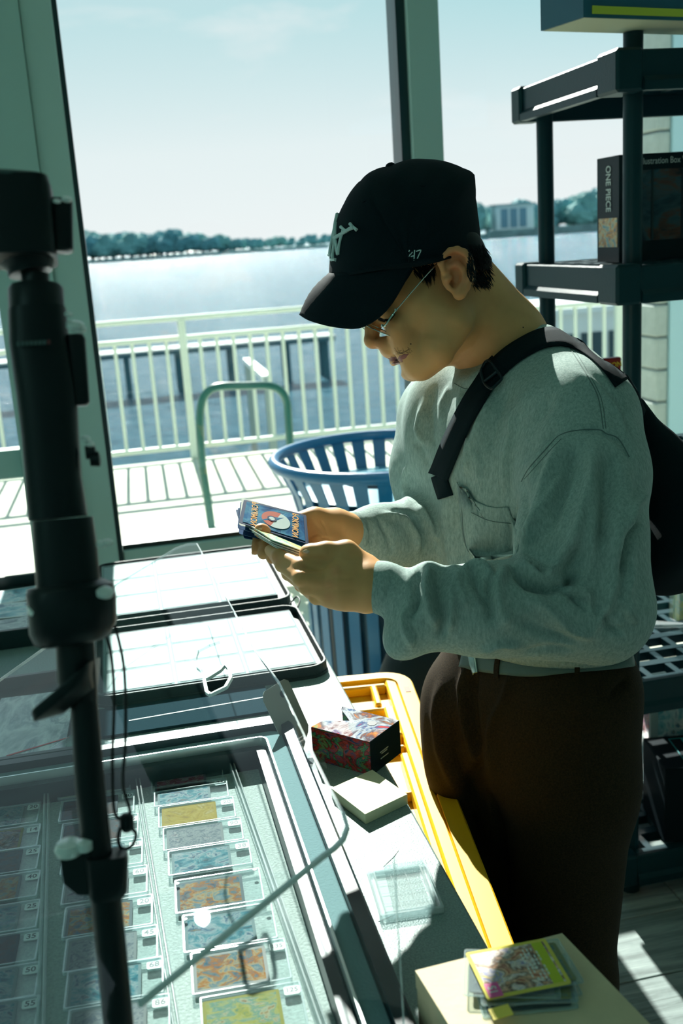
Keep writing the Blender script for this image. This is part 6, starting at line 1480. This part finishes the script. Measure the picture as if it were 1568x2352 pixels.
# ---- sling bag on his back and its strap
bg = thing('sling_bag', tuple(world(C(1500, 1150, 1.50))), 'black sling bag on the man\'s back with a wide strap over his shoulder', 'bag')
gf = Field(C(1360, 820, 1.35)-np.array([0, 0, .05]), C(1720, 1420, 1.66)+np.array([.02, 0, .06]), .0045)
gf.chain([C(1462, 930, 1.47), C(1505, 1050, 1.51), C(1545, 1170, 1.515), C(1530, 1270, 1.515)], [.012, .035, .062, .058], .03)
gf.ell(C(1555, 1190, 1.52), (.070, .085, .105), None, .04); gf.ell(C(1505, 1265, 1.50), (.045, .052, .095), rotz((.9, .3)), .03)
GV, GQ = gf.surf()
# clear of the shirt: keep the bag outside the back
tree_sh = bv_sh
GV = relax(GV, GQ, 1); solid('pouch', GV, GQ, m_strap, bg)
ribbon_on(bv_sh, [(1428, 880), (1395, 835), (1350, 796), (1300, 777), (1250, 780), (1205, 800), (1165, 828), (1140, 852)], 44, 'strap', m_strap, bg, .0035, .0022)
ribbon_on(bv_sh, [(1150, 838), (1128, 862), (1085, 930), (1050, 1000), (1025, 1060), (1010, 1096)], 46, 'strap', m_strap, bg, .0035, .0022)
ribbon_on(bv_sh, [(1010, 1092), (1018, 1118), (1026, 1142)], 34, 'strap', m_strap, bg, .0025, .002)
sbk = [(1112, 846), (1125, 838), (1150, 866), (1160, 876), (1150, 888), (1138, 900), (1122, 880)]
loop = [(1108, 858), (1118, 884), (1130, 900), (1138, 899), (1158, 878), (1156, 870), (1134, 838), (1124, 838)]
pts = on_bvh(bv_sh, loop, .0085)
MB().tube(smooth_path(pts+[pts[0]], 4)[:-1], .0021, 8, closed=True).build('slider_buckle', m_blackg, bg, True)
pts = on_bvh(bv_sh, [(1121, 884), (1147, 858)], .0095); MB().tube(pts, .0024, 8).build('slider_bar', m_blackg, bg, True)
MB().tube([world(C(*p)) for p in ((1428, 872, 1.375), (1446, 905, 1.40), (1460, 945, 1.44))], [.010, .012, .014], 10).build('strap_join', m_strap, bg, True)

# ================================================================== CARDS IN HIS HANDS
m_blueb = mat('card_back_blue', (.012, .075, .20), .3, var=.5, vscale=45); m_or = mat('print_orange', (.80, .36, .03), .5); m_navy = mat('card_edge_navy', (.006, .03, .10), .4)
m_cardw = mat('card_side_white', (.62, .68, .60), .5)
def plane_card(name, cs, m, label, group, thick=.0006, inner=None):
    P = [world(C(*p)) for p in cs]; ctr = np.mean(P, 0); t = thing(name, tuple(ctr), label, 'trading card', group)
    n = np.cross(P[1]-P[0], P[3]-P[0]); n /= np.linalg.norm(n); n *= np.sign(np.dot(n, O-ctr))
    # rounded corners
    R2 = []; 
    for i in range(4):
        a, b, c_ = P[i-1], P[i], P[(i+1) % 4]; d1 = (a-b)/np.linalg.norm(a-b); d2 = (c_-b)/np.linalg.norm(c_-b); R2 += [b+d1*.0025, b+(d1+d2)*.0007, b+d2*.0025]
    MB().prism(R2, -n, thick).build('card', m, t); return t, P, n
fan = [((552, 1152, 1.370), (694, 1192, 1.370), (701, 1255, 1.322), (545, 1213, 1.322)), ((546, 1166, 1.374), (690, 1202, 1.374), (697, 1262, 1.326), (549, 1226, 1.326)), ((555, 1143, 1.376), (700, 1184, 1.376), (706, 1246, 1.328), (549, 1206, 1.328)), ((541, 1170, 1.379), (688, 1200, 1.379), (694, 1258, 1.331), (560, 1236, 1.331))]
fl_ = ['blue backed card directly behind the front one, showing at its left edge', 'second blue backed card behind the front one', 'card showing a pale strip above the front card', 'rearmost blue backed card of the hand-held fan']
for i, f in enumerate(fan): plane_card('held_card', f, m_blueb if i != 2 else m_cardw, fl_[i], 'cards held in the far hand')
t, P, n = plane_card('held_card', ((560, 1147, 1.366), (703, 1183, 1.366), (709, 1250, 1.318), (548, 1200, 1.318)), m_navy, 'blue card back with red and white ball, front of the far hand', 'cards held in the far hand')
def cp(u_, v_, lift=.0006): return P[0]*(1-u_)*(1-v_)+P[1]*u_*(1-v_)+P[2]*u_*v_+P[3]*(1-u_)*v_+n*lift
MB().prism([cp(.05, .07, .0002), cp(.95, .07, .0002), cp(.95, .93, .0002), cp(.05, .93, .0002)], n, .0002).build('back_print', art('card_back_swirl', 'blue', 1.6, None, None, 3., .3), t)
eu = cp(1, .5)-cp(0, .5); ev = cp(.5, 1)-cp(.5, 0)
def disc(name, cu, cv, r0, r1, a0, a1, m, lift):
    k = 20; out = [cp(cu+r1*math.cos(a)*.72, cv+r1*math.sin(a), lift) for a in np.linspace(a0, a1, k)]; inn = [cp(cu+r0*math.cos(a)*.72, cv+r0*math.sin(a), lift) for a in np.linspace(a1, a0, k)]
    return MB().add(out+inn, [(i, i+1, 2*k-2-i, 2*k-1-i) for i in range(k-1)]).build(name, m, t)
m_redb = mat('ball_red', (.50, .10, .05), .4); m_wb = mat('ball_white', (.55, .68, .66), .4)
disc('ball_white', .52, .5, .0, .30, math.radians(-70), math.radians(110), m_wb, .0009); disc('ball_red', .52, .5, .0, .30, math.radians(110), math.radians(290), m_redb, .0009)
disc('ball_ring', .46, .5, .055, .10, 0, 2*math.pi, m_navy, .0013); disc('ball_button', .46, .5, 0, .06, 0, 2*math.pi, m_wb, .0014)
text('lettering', 'POKéMON', m_or, t, cp(.20, .5, .0011), ev, -eu, .0125, .92, True)
text('lettering', 'POKéMON', m_or, t, cp(.82, .5, .0011), ev, -eu, .0125, .92, True)
# the stack in the near hand, seen almost edge-on
base = [(574, 1206, 1.322), (694, 1256, 1.300), (762, 1288, 1.250), (625, 1240, 1.258)]
lb = ['card with yellow-green art on top of the stack in the near hand', 'pale card second in the stack of the near hand', 'pale card third in the stack of the near hand', 'pale card fourth in the stack of the near hand', 'card fifth in the stack, sticking out to the left', 'lowest card of the stack in the near hand']
for i in range(6):
    dx, dy = (-6+3*i if i % 2 else 2*i), 3.4*i; q = [(a+dx*(1 if j in (0, 3) else .3), b+dy+(3 if (i % 2 and j == 0) else 0), c_+.0003*i) for j, (a, b, c_) in enumerate(base)]
    plane_card('stacked_card', q, (art('held_art', 'leaf', 2., (.66, .70, .62), None, 2., .25) if i == 0 else m_cardw if i % 2 else art('held_art2', 'mono', 3., (.6, .66, .6), None, 2., .25)), lb[i], 'cards held in the near hand', .0011)
